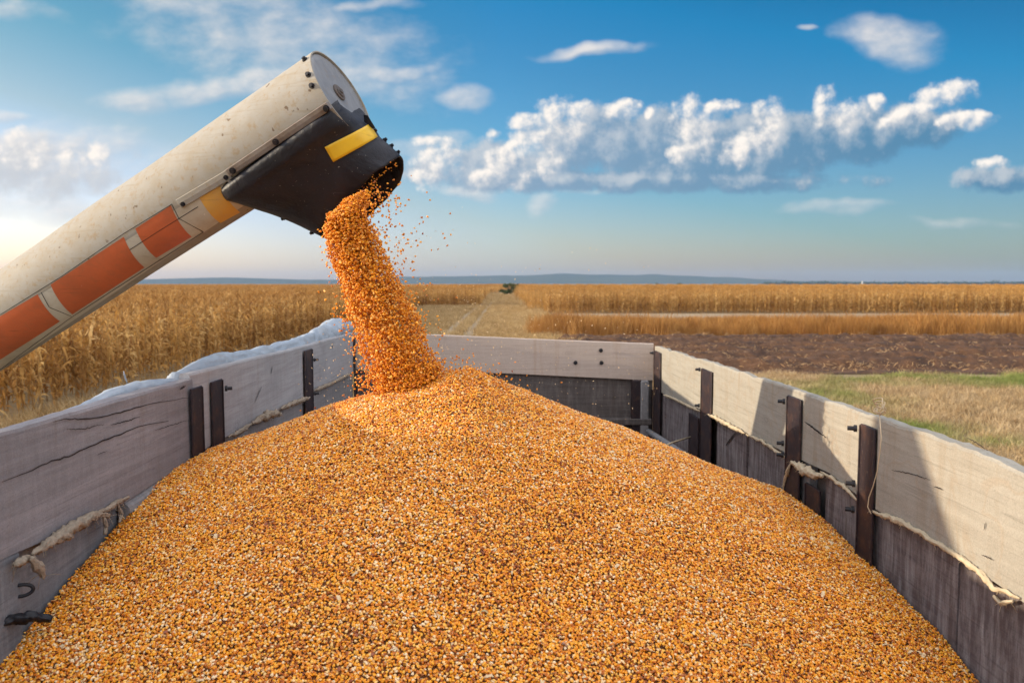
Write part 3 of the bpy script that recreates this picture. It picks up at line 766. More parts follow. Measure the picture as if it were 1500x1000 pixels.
for k in range(3):
    a = k * 2.1; bm.faces.new([bm.verts.new((.004 * math.cos(a + q) * (1 + .4 * k), .003 * math.sin(a + q * 1.1), .001 * math.sin(q * 2 + k))) for q in (0, 1.4, 3., 4.6)])
CHAFF = src('chaff', bm, [M['chaff']], False)
M['cobchaff'] = mat_plain('red_cob_chaff', (.34, .12, .07), .9, .1, .4, 90, 0)
bm = bmesh.new()
for k in range(2):
    a = k * 1.7; bm.faces.new([bm.verts.new((.0035 * math.cos(a + q), .0025 * math.sin(a + q * 1.1), .001 * math.sin(q * 2 + k))) for q in (0, 1.3, 2.9, 4.4)])
COBCHAFF = src('cob_chaff', bm, [M['cobchaff']], False)
r_h = np.random.default_rng(77)
# base sheet
gx = np.linspace(XL + .001, XR + .008, 90); gy = np.linspace(.5, 6.2, 190)
bv = [(x, y, heap_z(x, y) - .006) for y in gy for x in gx]
nx = len(gx); bf = [(j * nx + i, j * nx + i + 1, (j + 1) * nx + i + 1, (j + 1) * nx + i) for j in range(len(gy) - 1) for i in range(nx - 1)]
P, Rr, S, K = [], [], [], []
def euler_from(nrm, yaw, tilt, tdir):
    q = Vector((0, 0, 1)).rotation_difference(nrm)
    from mathutils import Quaternion
    q = q @ Quaternion((math.cos(tdir), math.sin(tdir), 0), tilt) @ Quaternion((0, 0, 1), yaw)
    return q.to_euler()
def heap_layer(y0, y1, sp, dz, seed, tilt):
    r = np.random.default_rng(seed)
    ys = np.arange(y0, y1, sp * .9)
    for y in ys:
        hx = y * .70 + .15
        xs = np.arange(max(XL + .006, -hx), min(XR + .004, hx), sp)
        jx, jy = r.uniform(-.55, .55, len(xs)) * sp, r.uniform(-.55, .55, len(xs)) * sp
        yw, tl, td = r.uniform(0, 6.283, len(xs)), np.abs(r.normal(0, tilt, len(xs))), r.uniform(0, 6.283, len(xs))
        zj = r.normal(0, .0019, len(xs)); ss = r.uniform(.66, .96, len(xs)); kk = r.integers(0, 4, len(xs))
        for i in range(len(xs)):
            x_, y_ = xs[i] + jx[i], y + jy[i]
            if x_ < XL + .002 or x_ > XR + .008: continue
            z_ = heap_z(x_, y_)
            sx = (heap_z(x_ + .02, y_) - z_) / .02; sy = (heap_z(x_, y_ + .02) - z_) / .02
            e = euler_from(Vector((-sx, -sy, 1)).normalized(), yw[i], tl[i], td[i])
            P.append((x_, y_, z_ + dz + zj[i])); Rr.append((e.x, e.y, e.z)); S.append(ss[i]); K.append(kk[i])
heap_layer(1.15, 3.35, .0072, -.0010, 1, .5)
heap_layer(1.15, 3.35, .0092, .0026, 2, .8)
heap_layer(3.35, 4.3, .0125, .001, 3, .5)
for i in range(2600):                                         # red cob chaff, husk scraps and broken bits mixed in
    y_ = 1.15 + 2.2 * r_h.uniform(); x_ = r_h.uniform(-1, 1) * min(1.2, y_ * .7 + .15)
    if x_ < XL + .01 or x_ > XR - .002 or n3(x_ * 3, y_ * 3, 6) + r_h.uniform(-.5, .5) < -.05: continue
    P.append((x_, y_, heap_z(x_, y_) + .0055)); Rr.append((r_h.normal(0, .35), r_h.normal(0, .35), r_h.uniform(0, 6.28))); S.append(r_h.uniform(.7, 2.2)); K.append(4 + int(r_h.integers(0, 2)))
heap = scatter('corn_heap', P, Rr, S, K, KS + [CHAFF, COBCHAFF], (bv, bf), [M['bed']])
tag(heap, 'cone-shaped heap of golden corn kernels filling the trailer', 'corn heap', kind='stuff')
# stream of falling kernels
P, Rr, S, K = [], [], [], []
path = [(520, 290, 17, 2.88), (510, 305, 28, 2.872), (503, 322, 34, 2.87), (515, 350, 38, 2.885), (527, 385, 41, 2.90), (546, 430, 46, 2.92), (563, 470, 50, 2.935), (580, 515, 53, 2.95), (594, 552, 56, 2.965), (600, 568, 58, 2.97)]
r = np.random.default_rng(5)
def path_at(u):
    k = min(int(u * (len(path) - 1)), len(path) - 2); t = u * (len(path) - 1) - k
    return [a + (b_ - a) * t for a, b_ in zip(path[k], path[k + 1])]
def addk(p, sc=1.):
    P.append(tuple(p)); Rr.append(tuple(r.uniform(0, 6.283, 3))); S.append(sc); K.append(int(r.integers(0, 4)))
for i in range(24000):
    x, y, hw, Y = path_at(r.uniform(0, 1))
    c_ = onY(x, y, Y); rad = hw / F * Y
    a = r.uniform(0, 6.283); q = (min(1.2, abs(r.normal(0, .6))) if r.uniform() < .12 else math.sqrt(r.uniform()) * .95) * rad
    # cross-section: square to the fall, ragged clumps
    off = Vector((math.cos(a) * q * .92, math.sin(a) * q * .8, -math.cos(a) * q * -.38))
    p = c_ + off + Vector(r.normal(0, .004, 3)); p += Vector((n3(p.x * 22, p.z * 9), 0, n3(p.z * 20, p.x * 20))) * .009
    addk(p, r.uniform(.75, 1.05))
for i in range(430):                                          # kernels thrown off to the right
    u = r.uniform(.03, .8) ** 1.3; x, y, hw, Y = path_at(u)
    dx = r.exponential(12 + 18 * math.exp(-((u - .3) / .2) ** 2))
    if dx > 120: continue
    addk(onY(x + hw * .8 + dx, y - 8 + r.normal(0, 8) - dx * .15, Y + r.normal(0, .06)), r.uniform(.7, 1.05))
for i in range(130):                                          # thrown off to the left and near the landing spot
    u = r.uniform(.55, 1); x, y, hw, Y = path_at(u)
    addk(onY(x - hw - r.exponential(9), y + r.normal(0, 8), Y + r.normal(0, .05)), r.uniform(.7, 1.05))
for i in range(500):
    x = r.normal(640, 60); z = r.exponential(11)
    p = onY(x, 545, 2.97 + r.normal(0, .1)); p.z = heap_z(p.x, p.y) + .004 + z / F * 2.9; addk(p, r.uniform(.6, 1.05))
nk = len(P)
for i in range(1300):                                          # chaff and broken bits in the air
    x = 560 + r.exponential(130); y = r.normal(525, 70)
    if x > 1000 or y > 640: continue
    p = onY(x, y, r.uniform(2.9, 4.6))
    if p.z < heap_z(p.x, p.y) + .01: continue
    addk(p, r.uniform(.3, .75)); K[-1] = 4
for i in range(120):
    x = r.normal(505, 30); y = r.normal(535, 30); p = onY(x, y, r.uniform(2.7, 3.6))
    if p.z < heap_z(p.x, p.y) + .01: continue
    addk(p, r.uniform(.4, .8)); K[-1] = 4
for i in range(70):
    x, y = 560 + r.uniform(0, 60), 262 + r.uniform(-40, 60)
    h = 0
for i in range(80):                                          # kernels caught in the mouth of the spout
    t = r.uniform(.1, .95); q = Vector((586, 240)).lerp(Vector((520, 306)), t) + Vector((r.normal(-6, 6), r.normal(-6, 6)))
    addk(onY(q.x, q.y, r.uniform(2.9, 2.97)), r.uniform(.35, .8))
stream = scatter('corn_stream', P, Rr, S, K, KF + [CHAFF])
tag(stream, 'thick stream of loose corn kernels falling from the black spout onto the heap', 'falling corn', kind='stuff')

# husks and straw bits lying on the heap, each a thing
def husk(px, py, L, w, ang, label, name='corn_husk', mat=None, cat='husk'):
    # find the heap surface under the pixel
    d = ray(px, py).normalized(); t = .8
    while t < 6:
        p = EYE + d * t
        if p.z < heap_z(p.x, p.y) + .004: break
        t += .004
    bm = bmesh.new(); A_ = []
    for i in range(9):
        s = i / 8 - .5; q = Vector((math.cos(ang), math.sin(ang), 0)) * (s * L); z = heap_z(p.x + q.x, p.y + q.y) - p.z
        ww = w * (1 - (2 * abs(s)) ** 3 * .8); sd = Vector((-math.sin(ang), math.cos(ang), 0)) * ww / 2
        c_ = p + q + Vector((0, 0, z + .004 + .004 * math.sin(i * .8)))
        A_.append([bm.verts.new(c_ - sd), bm.verts.new(c_ + Vector((0, 0, w * .3))), bm.verts.new(c_ + sd)])
    for a, b_ in zip(A_, A_[1:]):
        for k in range(2): bm.faces.new((a[k], a[k + 1], b_[k + 1], b_[k]))
    o = obj(name, bm, mat or M['residue'], None, True); md = o.modifiers.new('s', 'SOLIDIFY'); md.thickness = .0012
    tag(o, label, cat)
M['cob'] = mat_plain('cob_bit', (.42, .24, .17), .9, .1, .35, 150, .6)
husk(1100, 948, .045, .010, .15, 'pale straw piece on the corn heap toward the lower right')
husk(714, 897, .030, .010, .1, 'short greyish husk scrap at the lower middle of the heap')
husk(828, 945, .018, .010, .2, 'pinkish cob fragment lying among the kernels in front', 'cob_fragment', M['cob'], 'cob')
husk(1362, 900, .04, .008, 1.1, 'thin straw at the right foot of the heap beside the brown panel')
husk(985, 742, .06, .010, .3, 'long straw on the right slope of the heap')
husk(1040, 880, .022, .012, .9, 'dark chaff scrap on the right slope near the front', 'chaff_scrap', M['cob'], 'chaff')
husk(470, 770, .03, .008, .7, 'small straw on the left slope of the heap')
husk(848, 645, .05, .008, 1.3, 'pale husk strip just below the heap top')
# dry leaf stuck upright on the tarpaulin
p = onX(186, 556, XL - .05); bm = bmesh.new(); A_ = []
for i in range(7):
    s = i / 6; c_ = p + Vector((-.004 * s, -.015 * s, .042 * s - .012)); w = .006 * math.sin(math.pi * (s * .9 + .08))
    A_.append([bm.verts.new(c_ + Vector((0, -w, 0))), bm.verts.new(c_ + Vector((.003, 0, 0))), bm.verts.new(c_ + Vector((0, w, 0)))])
for a, b_ in zip(A_, A_[1:]):
    for k in range(2): bm.faces.new((a[k], a[k + 1], b_[k + 1], b_[k]))
o = obj('dry_leaf', bm, M['tarp'], None, True); md = o.modifiers.new('s', 'SOLIDIFY'); md.thickness = .001
tag(o, 'small dry pale leaf standing up behind the near left trailer board', 'leaf')

exec_fields = True
# ================================================================== LAND
def ground_mat():
    m, nt, b = new_mat('dry_ground')
    v = coords(nt)
    a = noi(nt, v, .05, 6, .6); c = noi(nt, v, 2.5, 6, .65); d = noi(nt, v, 22, 4, .6)
    col = mix(nt, ramp(nt, a, [(.35, 0), (.65, 1)]), (.27, .19, .10), (.36, .27, .15))
    col = mix(nt, ramp(nt, c, [(.4, 0), (.7, .7)]), col, (.16, .115, .06))
    col = mix(nt, ramp(nt, d, [(.5, 0), (.75, .5)]), col, (.46, .36, .21))
    link(nt, col, b.inputs['Base Color']); b.inputs['Roughness'].default_value = .95; b.inputs['Specular IOR Level'].default_value = .1
    bump(nt, b, c, .5, .05); return m
M['ground'] = ground_mat()
bm = bmesh.new(); bmesh.ops.create_grid(bm, x_segments=8, y_segments=8, size=7400)
g = obj('ground', bm, M['ground']); tag(g, kind='structure')
# dirt track with two ruts
m, nt, b = new_mat('track_dust')
c = noi(nt, coords(nt), 3, 5, .6); link(nt, mix(nt, c, (.29, .205, .115), (.38, .285, .175)), b.inputs['Base Color']); b.inputs['Roughness'].default_value = .95; M['track'] = m
bm = bmesh.new()
TRK = lambda y: -2.55 + .00009 * max(0, y - 45) ** 1.97
for s, w in ((-.68, .5), (.66, .45)):
    prev = None
    for i in range(52):
        y = 9 + 2.2 * i * (1 + i * .012)
        x = TRK(y) + s + .15 * n3(y * .08, s)
        ww = w / 2 * (1 + .35 * n3(y * .3, s + 3)) * min(1, max(.15, (205 - y) / 130))
        a = (bm.verts.new((x - ww, y, .012)), bm.verts.new((x + ww, y, .012)))
        if prev: bm.faces.new((prev[0], prev[1], a[1], a[0]))
        prev = a
tag(obj('dirt_track', bm, M['track']), kind='structure')
# bare strip in front of the far corn
bm = bmesh.new(); f = [bm.verts.new(q) for q in ((2.5, 68, .006), (90, 66, .006), (90, 76, .006), (2.5, 76.6, .006))]; bm.faces.new(f)
tag(obj('path', bm, M['track']), kind='structure')
# ploughed soil
m, nt, b = new_mat('ploughed_soil')
v = coords(nt); c = noi(nt, v, 1.6, 7, .7); d = noi(nt, v, 9, 5, .65)
col = mix(nt, ramp(nt, c, [(.35, 0), (.7, 1)]), (.042, .017, .007), (.145, .062, .022)); col = mix(nt, ramp(nt, d, [(.58, 0), (.75, .7)]), col, (.22, .13, .065))
link(nt, col, b.inputs['Base Color']); b.inputs['Roughness'].default_value = .95; bump(nt, b, d, .8, .05); M['soil'] = m
bm = bmesh.new(); NX, NY = 420, 130; g = []
for j in range(NY + 1):
    y = 25.2 + 16 * j / NY; row = []
    for i in range(NX + 1):
        x = 2.5 + 50 * i / NX
        ed = min(1, j / 5, (NY - j) / 5, i / 6)
        z = .02 + ed * (.14 + .21 * math.sin(y * 2.6 + n3(x * .4, y * .4) * 1.6) + .10 * n3(x * 1.3, y * 2.0) + .09 * n3(x * 4, y * 4, 3))
        row.append(bm.verts.new((x, y, max(.006, z))))
    g.append(row)
for j in range(NY):
    for i in range(NX): bm.faces.new((g[j][i], g[j][i + 1], g[j + 1][i + 1], g[j + 1][i]))
tag(obj('ploughed_soil', bm, M['soil'], None, True), kind='structure')

# plants: leaf material with the plant's own colour spread
def mat_leaf(name, stops, trans=.35, patch=None, pscale=.2):
    m, nt, b = new_mat(name)
    oi = nt.nodes.new('ShaderNodeObjectInfo')
    col = ramp(nt, oi.outputs['Random'], stops)
    n = noi(nt, coords(nt), 4, 3, .6)
    col = mix(nt, ramp(nt, n, [(.35, .0), (.7, .5)]), col, [c * .55 for c in stops[len(stops) // 2][1]])
    if patch:
        pn = noi(nt, nd(nt, 'ShaderNodeMapping', {'Vector': oi.outputs['Location'], 'Scale': (1, 1, 0)}).outputs[0], pscale, 3, .55)
        pc = ramp(nt, oi.outputs['Random'], [(0, patch), (1, [c * 1.5 for c in patch])])
        col = mix(nt, ramp(nt, pn, [(.50, 0), (.62, .9)]), col, pc)
    link(nt, col, b.inputs['Base Color']); b.inputs['Roughness'].default_value = .7; b.inputs['Specular IOR Level'].default_value = .2
    tr = nd(nt, 'ShaderNodeBsdfTranslucent', {'Color': col}); mx = nd(nt, 'ShaderNodeMixShader', {0: trans, 1: b.outputs[0], 2: tr.outputs[0]})
    link(nt, mx.outputs[0], nt.nodes['Material Output'].inputs[0])
    return m
M['corn_leaf'] = mat_leaf('dry_corn_leaf', [(0, (.22, .085, .018)), (.35, (.46, .225, .055)), (.7, (.66, .37, .105)), (1, (.86, .57, .23))], .4)
M['corn_stalk'] = mat_leaf('dry_corn_stalk', [(0, (.26, .13, .04)), (1, (.52, .32, .12))], .05)
M['corn_far'] = mat_leaf('far_corn_leaf', [(0, (.36, .17, .04)), (.5, (.62, .335, .09)), (1, (.78, .47, .155))], .4)
def corn_plant(seed, h=2.05, leaves=19, seg=5):
    rd = random.Random(seed); bm = bmesh.new()
    lx, ly = rd.uniform(-.12, .12), rd.uniform(-.12, .12)
    st = lambda z: Vector((lx * (z / h) ** 2, ly * (z / h) ** 2, z))
    tube(bm, [st(h * k / 4) for k in range(5)], lambda t: .013 * (1 - .6 * t), 5)
    for f in bm.faces: f.material_index = 1
    for i in range(leaves):
        z = h * (.12 + .8 * i / leaves) + rd.uniform(-.05, .05); a = rd.uniform(0, 6.28)
        L = rd.uniform(.18, .46); w = rd.uniform(.022, .05); up = rd.uniform(.5, 1.35); droop = rd.uniform(.8, 3.0)
        if rd.random() < .55: up, droop = rd.uniform(-1.45, -.5), rd.uniform(-.3, .5)          # dead leaf hanging along the stalk
        p = st(z); d = Vector((math.cos(a), math.sin(a), 0)); sd = Vector((-math.sin(a), math.cos(a), 0)); el = up; prev = None
        for s in range(seg + 1):
            t = s / seg; ww = w * (1 - t ** 2 * .85) * (.6 if s == 0 else 1)
            tw = rd.uniform(-.5, .5) + t * 1.2; c_ = (sd * math.cos(tw) + Vector((0, 0, 1)) * math.sin(tw) * .8) * ww
            q = (bm.verts.new(p - c_), bm.verts.new(p + c_))
            if prev: bm.faces.new((prev[0], prev[1], q[1], q[0]))
            prev = q; el -= droop / seg * (1 + rd.uniform(-.4, .4))
            p = p + (d * math.cos(el) + Vector((0, 0, 1)) * math.sin(el)) * (L / seg)
    for k in range(rd.randint(1, 2)):                         # hanging ear in its husk
        z = h * rd.uniform(.42, .55); a = rd.uniform(0, 6.28); p = st(z); d = Vector((math.cos(a) * .5, math.sin(a) * .5, -.8)).normalized()
        tube(bm, [p, p + d * .06, p + d * .16, p + d * .24], lambda t: .03 * math.sin(math.pi * (.15 + .8 * t)), 6)
    for k in range(5):                                        # tassel
        a = rd.uniform(0, 6.28); p = st(h); d = Vector((math.cos(a) * .5, math.sin(a) * .5, 1)); tube(bm, [p, p + d * .1, p + d * .2 + Vector((0, 0, -.03))], .006, 3)
    return bm
CP = [src('corn_plant', corn_plant(s, 1.9 + .25 * random.random()), [M['corn_leaf'], M['corn_stalk']], False) for s in range(6)]
def clump(seed, n, wx, wy):
    rd = random.Random(seed); out = bmesh.new()
    for i in range(n):
        b_ = corn_plant(seed * 31 + i, 1.95 + .25 * rd.random(), 10, 3)
        b_.transform(Matrix.Translation((rd.uniform(-wx, wx), rd.uniform(-wy, wy), 0)) @ Matrix.Rotation(rd.uniform(0, 6.28), 4, 'Z'))
        me = bpy.data.meshes.new('tmp'); b_.to_mesh(me); out.from_mesh(me); b_.free(); bpy.data.meshes.remove(me)
    return out
CC = [src('corn_clump', clump(s + 3, 14, 1.5, .8), [M['corn_far'], M['corn_stalk']], False) for s in range(4)]
def rows(f, n):
    P, K = [], []
    for x, y in f:
        P.append((x, y, 0)); K.append(0)
    return P
def field(name, pts_near, pts_far, label):
    P = [(x, y, 0) for x, y in pts_near] + [(x, y, 0) for x, y in pts_far]
    n = len(P); K = [int(k) for k in r.integers(0, 6, len(pts_near))] + [6 + int(k) for k in r.integers(0, 4, len(pts_far))]
    Rr = np.zeros((n, 3)); Rr[:, 2] = r.uniform(0, 6.283, n); Rr[:, 0] = r.normal(0, .05, n); Rr[:, 1] = r.normal(0, .05, n)
    Rr[len(pts_near):, 2] = r.choice([0, math.pi], len(pts_far)) + r.normal(0, .1, len(pts_far)); Rr[len(pts_near):, :2] = 0
    o = scatter(name, P, Rr, r.uniform(.80, 1.16, n), K, CP + CC)
    return tag(o, label, 'corn field', kind='stuff')
near, far = [], []
for i in range(110):                                          # rows run along the trailer
    X = -10.7 - .72 * i
    y0 = max(13, (-X - 2.5) / .72)
    ys = y0
    while ys < 130:
        depth = i
        stp = .22 if i < 9 else (.4 if ys < 45 else .8)
        near.append((X + r.normal(0, .07), ys + r.normal(0, .06))); ys += stp * r.uniform(.7, 1.3)
y = 60
while y < 900:
    stp = 1.6 * max(1, y / 90)
    x = -10.7 - (80 if y < 130 else 0)
    while x > -.72 * y - 6:
        far.append((x + r.normal(0, .6), y + r.normal(0, .4 * stp))); x -= 3.0 * max(1, y / 200)
    y += stp
field('corn_field', near, far, 'standing dry corn field beyond the left trailer wall')
near2, far2 = [], []
for i in range(9):                                            # block left of the track, its end row faces us
    for x in np.arange(-10.5, -3.4 + i * .1, .3): near2.append((x + r.normal(0, .05), 101 + i * .75 + r.normal(0, .1)))
y = 104
while y < 900:
    for x in np.arange(-10.5, TRK(y) - 2.6, 2.8): far2.append((x + r.normal(0, .3), y))
    y += 1.8 * max(1, y / 150)
field('corn_field', near2, far2, 'corn block at the left of the dirt track in the distance')
near3, far3 = [], []
for i in range(10):
    for x in np.arange(4.2 + i * .05, 62, .27): near3.append((x + r.normal(0, .06), 77 + i * .75 + r.normal(0, .12)))
y = 84
while y < 900:
    x = 4.5 + (y - 80) * .004
    while x < .72 * y + 5: far3.append((x + r.normal(0, .4), y + r.normal(0, .3))); x += 2.9 * max(1, y / 200)
    y += 1.6 * max(1, y / 110)
field('corn_field', near3, far3, 'wide corn field across the right of the picture behind the weeds')

# grasses
def tuft(seed, n, h, spread, w, seg=3, heads=False, lean=.5):
    rd = random.Random(seed); bm = bmesh.new()
    for i in range(n):
        a = rd.uniform(0, 6.28); p = Vector((rd.gauss(0, spread), rd.gauss(0, spread), 0)); hh = h * rd.uniform(.5, 1.15); ln = rd.uniform(.1, lean)
        d = Vector((math.cos(a), math.sin(a), 0)); b_ = rd.uniform(0, 6.28); sd = Vector((math.cos(b_), math.sin(b_), 0)); prev = None
        for s in range(seg + 1):
            t = s / seg; ww = w * (1 - .8 * t) * (1 if not heads or t < .7 else 2.2); c_ = p + d * (hh * ln * t * t) + Vector((0, 0, hh * t * (1 - .25 * ln * t)))
            q = (bm.verts.new(c_ - sd * ww), bm.verts.new(c_ + sd * ww))
            if prev: bm.faces.new((prev[0], prev[1], q[1], q[0]))
            prev = q
    return bm
M['grass'] = mat_leaf('verge_grass', [(0, (.32, .20, .095)), (.5, (.56, .39, .20)), (1, (.74, .56, .34))], .3, (.15, .19, .04), .20)
M['weed'] = mat_leaf('rusty_weed', [(0, (.22, .09, .022)), (.5, (.42, .195, .05)), (1, (.62, .34, .11))], .35)
GT = [src('grass_tuft', tuft(s, 24, .17, .10, .0065, 3, False, 1.1), [M['grass']], False) for s in range(4)]
M['stubble'] = mat_leaf('dry_stubble_grass', [(0, (.30, .18, .07)), (.5, (.52, .345, .15)), (1, (.72, .52, .27))], .3)
GT2 = [src('stubble_tuft', tuft(s + 9, 24, .17, .10, .0065, 3, False, 1.1), [M['stubble']], False) for s in range(4)]
WT = [src('weed_tuft', tuft(20 + s, 46, 1.15, .28, .007, 4, True, .35), [M['weed']], False) for s in range(4)]
P = []
y = 9.5
while y < 25.6:
    x = 3.0
    while x < .70 * y + 2:
        if y < 24.6 + 1.6 * n3(x * .5, 7) + .8 * n3(x * 2, 3): P.append((x + r.normal(0, .1), y + r.normal(0, .1), 0))
        x += .165
    y += .165
n = len(P); Rr = np.zeros((n, 3)); Rr[:, 2] = r.uniform(0, 6.28, n)
tag(scatter('grass', P, Rr, r.uniform(.6, 1.35, n), r.integers(0, 4, n), GT), 'dry grass verge with green patches outside the right trailer wall', 'grass', kind='stuff')
P = []
y = 41.
while y < 60:
    x = 1.8 + max(0, (y - 44) * .12)
    while x < .70 * y + 3:
        if y > 42.4 + 2.4 * n3(x * .3, 5) + 1. * n3(x * 1.5, 2): P.append((x + r.normal(0, .2), y + r.normal(0, .2), 0))
        x += .42
    y += .5
n = len(P); Rr = np.zeros((n, 3)); Rr[:, 2] = r.uniform(0, 6.28, n); P = np.array(P)
sc = np.clip(1.28 - (P[:, 1] - 41) * .04, .42, 1.2) * np.array([.72 + .42 * n3(p[0] * .35, p[1] * .35) + .3 * n3(p[0] * .12, 3) + .3 * n3(p[0] * 1.1, p[1]) for p in P]) * r.uniform(.8, 1.2, n)
tag(scatter('weeds', P, Rr, sc, r.integers(0, 4, n), WT), 'tall rust-brown weeds between the ploughed strip and the corn', 'weeds', kind='stuff')
# short grass along the track and beyond
P = []
for i in range(15000):
    y = 14 + 86 * r.uniform() ** 1.3; x = r.uniform(-10.3, 4.5)
    if any(abs(x - (TRK(y) + s)) < .32 for s in (-.68, .66)): continue
    P.append((x, y, 0))
for i in range(5000): P.append((r.uniform(-10.3, -1.6), r.uniform(4, 15), 0))
for i in range(7000):
    y = r.uniform(90, 230); x = r.uniform(-4.5, 7)
    if not any(abs(x - (TRK(y) + s)) < .3 * min(1, max(.15, (205 - y) / 130)) for s in (-.68, .66)): P.append((x, y, 0))
n = len(P); Rr = np.zeros((n, 3)); Rr[:, 2] = r.uniform(0, 6.28, n)
tag(scatter('grass', P, Rr, r.uniform(.8, 2.2, n), r.integers(0, 4, n), GT2), 'short dry grass beside the dirt track ahead of the trailer', 'grass', kind='stuff')
# crop residue on the ploughed soil
bm = bmesh.new(); q = [bm.verts.new(v) for v in ((-.13, -.009, 0), (0, -.014, .02), (.13, -.007, .0), (.13, .007, .01), (0, .014, .03), (-.13, .009, .01))]
bm.faces.new((q[0], q[1], q[4], q[5])); bm.faces.new((q[1], q[2], q[3], q[4]))
M['residue2'] = mat_leaf('crop_residue', [(0, (.22, .115, .05)), (.5, (.44, .26, .12)), (1, (.62, .42, .22))], .15)
RS = src('residue', bm, [M['residue2']], False)
P = []
for i in range(30000):
    y = r.uniform(24.7, 41.6); x = r.uniform(2.6, 46)
    if n3(x * .18, y * 1.9, 4) + n3(x * .9, y * 2, 8) * .6 < .0: continue
    P.append((x, y, .14 + .16 * math.sin(y * 2.6 + n3(x * .4, y * .4) * 1.6) * .9 + r.uniform(0, .14)))
n = len(P); Rr = np.stack([r.normal(0, .5, n), r.normal(0, .5, n), r.normal(0, .9, n)], 1)
tag(scatter('crop_residue', P, Rr, r.uniform(.22, .75, n), np.zeros(n), [RS]), 'pale stalk litter strewn over the ploughed soil', 'stalk litter', kind='stuff')

# trees
M['bark'] = mat_plain('bark', (.09, .065, .045), .95, .1, .3, 8, .5)
M['tree_leaf'] = mat_leaf('tree_leaf', [(0, (.05, .07, .025)), (1, (.095, .115, .04))], .25)
def tree(x, y, w, h, label, seed, name='tree', nleaf=900, group=None, low=.25):
    rd = random.Random(seed)
    t = thing(name, label, 'tree', (x, y, 0), group)
    bm = bmesh.new(); base = Vector((x, y, 0))
    tube(bm, [base, base + Vector((.02 * w, 0, h * .3)), base + Vector((-.02 * w, 0, h * .6))], lambda u: .05 * h * (1 - .6 * u), 7)
    for k in range(5):
        a = rd.uniform(0, 6.28); p = base + Vector((0, 0, h * rd.uniform(.2, .45))); tube(bm, [p, p + Vector((math.cos(a) * w * .2, math.sin(a) * w * .2, h * .18)), p + Vector((math.cos(a) * w * .32, math.sin(a) * w * .32, h * .34))], lambda u: .022 * h * (1 - .7 * u), 5)
    obj('trunk', bm, M['bark'], t)
    bm = bmesh.new(); blobs = [(Vector((rd.uniform(-.33, .33) * w, rd.uniform(-.3, .3) * w, h * rd.uniform(low + .12, .82))), rd.uniform(.13, .24)) for _ in range(13)]
    for i in range(nleaf):
        c_, rr_ = rd.choice(blobs); d = Vector((rd.gauss(0, 1), rd.gauss(0, 1), rd.gauss(0, 1))).normalized() * (rd.random() ** .5)
        p = base + c_ + Vector((d.x * rr_ * w, d.y * rr_ * w, d.z * rr_ * h * .8))
        s = w * rd.uniform(.02, .045); u = Vector((rd.gauss(0, 1), rd.gauss(0, 1), rd.gauss(0, 1))).normalized(); v, z = frame(u)
        bm.faces.new([bm.verts.new(p + v * s), bm.verts.new(p + z * s * .6), bm.verts.new(p - v * s), bm.verts.new(p - z * s * .6)])
    obj('crown', bm, M['tree_leaf'], t)
def tree_px(px, py_base, wpx, hpx, Y, label, seed, **k):
    p = onY(px, py_base, Y); tree(p.x, Y, wpx / F * Y, hpx / F * Y + max(0, p.z), label, seed, **k)
tree_px(745, 432, 31, 20, 200, 'dark round tree standing at the end of the dirt track', 5, nleaf=1500, low=.05)
tree_px(781, 427, 14, 8, 260, 'small low shrub just right of the round tree by the track', 6, nleaf=500, low=.0, name='shrub')
tree_px(449, 424, 11, 6, 330, 'tiny dark tree alone on the horizon left of the corn stream', 7, nleaf=400, low=.0)
for i, (px, w, h, lab) in enumerate(((965, 12, 6, 'small dark tree on the horizon above the right end of the front board'), (990, 20, 5, 'low wide tree on the horizon above the right corner of the trailer'),
                                    (1055, 8, 5, 'tiny lone tree on the horizon over the middle of the right corn field'))):
    tree_px(px, 419, w, h, 700, lab, 20 + i, nleaf=350, low=.0)
# far tree line along the right horizon: one mass
bm = bmesh.new(); rd = random.Random(3)
for px in np.arange(1120, 1530, 2.2):
    if n3(px * .02, 3.3) < -.28: continue
    p = onY(px, 414, 2300); hgt = 2300 / F * (3.0 + 3.2 * max(0, n3(px * .06, 1.1)) + rd.uniform(-.6, .8))
    for k in range(40):
        q = Vector((p.x + rd.gauss(0, 4), 2300 + rd.gauss(0, 6), abs(rd.gauss(.45, .3)) * hgt)); s = rd.uniform(.8, 1.9)
        u = Vector((rd.gauss(0, 1), rd.gauss(0, 1), rd.gauss(0, 1))).normalized(); v, z = frame(u)
        bm.faces.new([bm.verts.new(q + v * s), bm.verts.new(q + z * s), bm.verts.new(q - v * s), bm.verts.new(q - z * s)])
tag(obj('far_treeline', bm, M['tree_leaf']), 'thin dark line of distant trees along the right horizon', 'trees', kind='stuff')
# far white silo
ps = onY(1263, 415, 2250); silo = thing('silo', 'tiny white silo above the far tree line on the right', 'silo', (ps.x, 2250, 0))
M['white'] = mat_plain('white_paint', (.55, .55, .54), .6, .3, .06, 2, 0)
bm = bmesh.new(); b0 = Vector((ps.x, 2250, 0)); tube(bm, [b0, b0 + Vector((0, 0, 8))], 1.7, 20); obj('body', bm, M['white'], silo)
bm = bmesh.new(); tube(bm, [b0 + Vector((0, 0, 8.02)), b0 + Vector((0, 0, 8.8)), b0 + Vector((0, 0, 9.4))], lambda u: 1.8 * (1 - .9 * u), 20); obj('roof', bm, M['white'], silo)
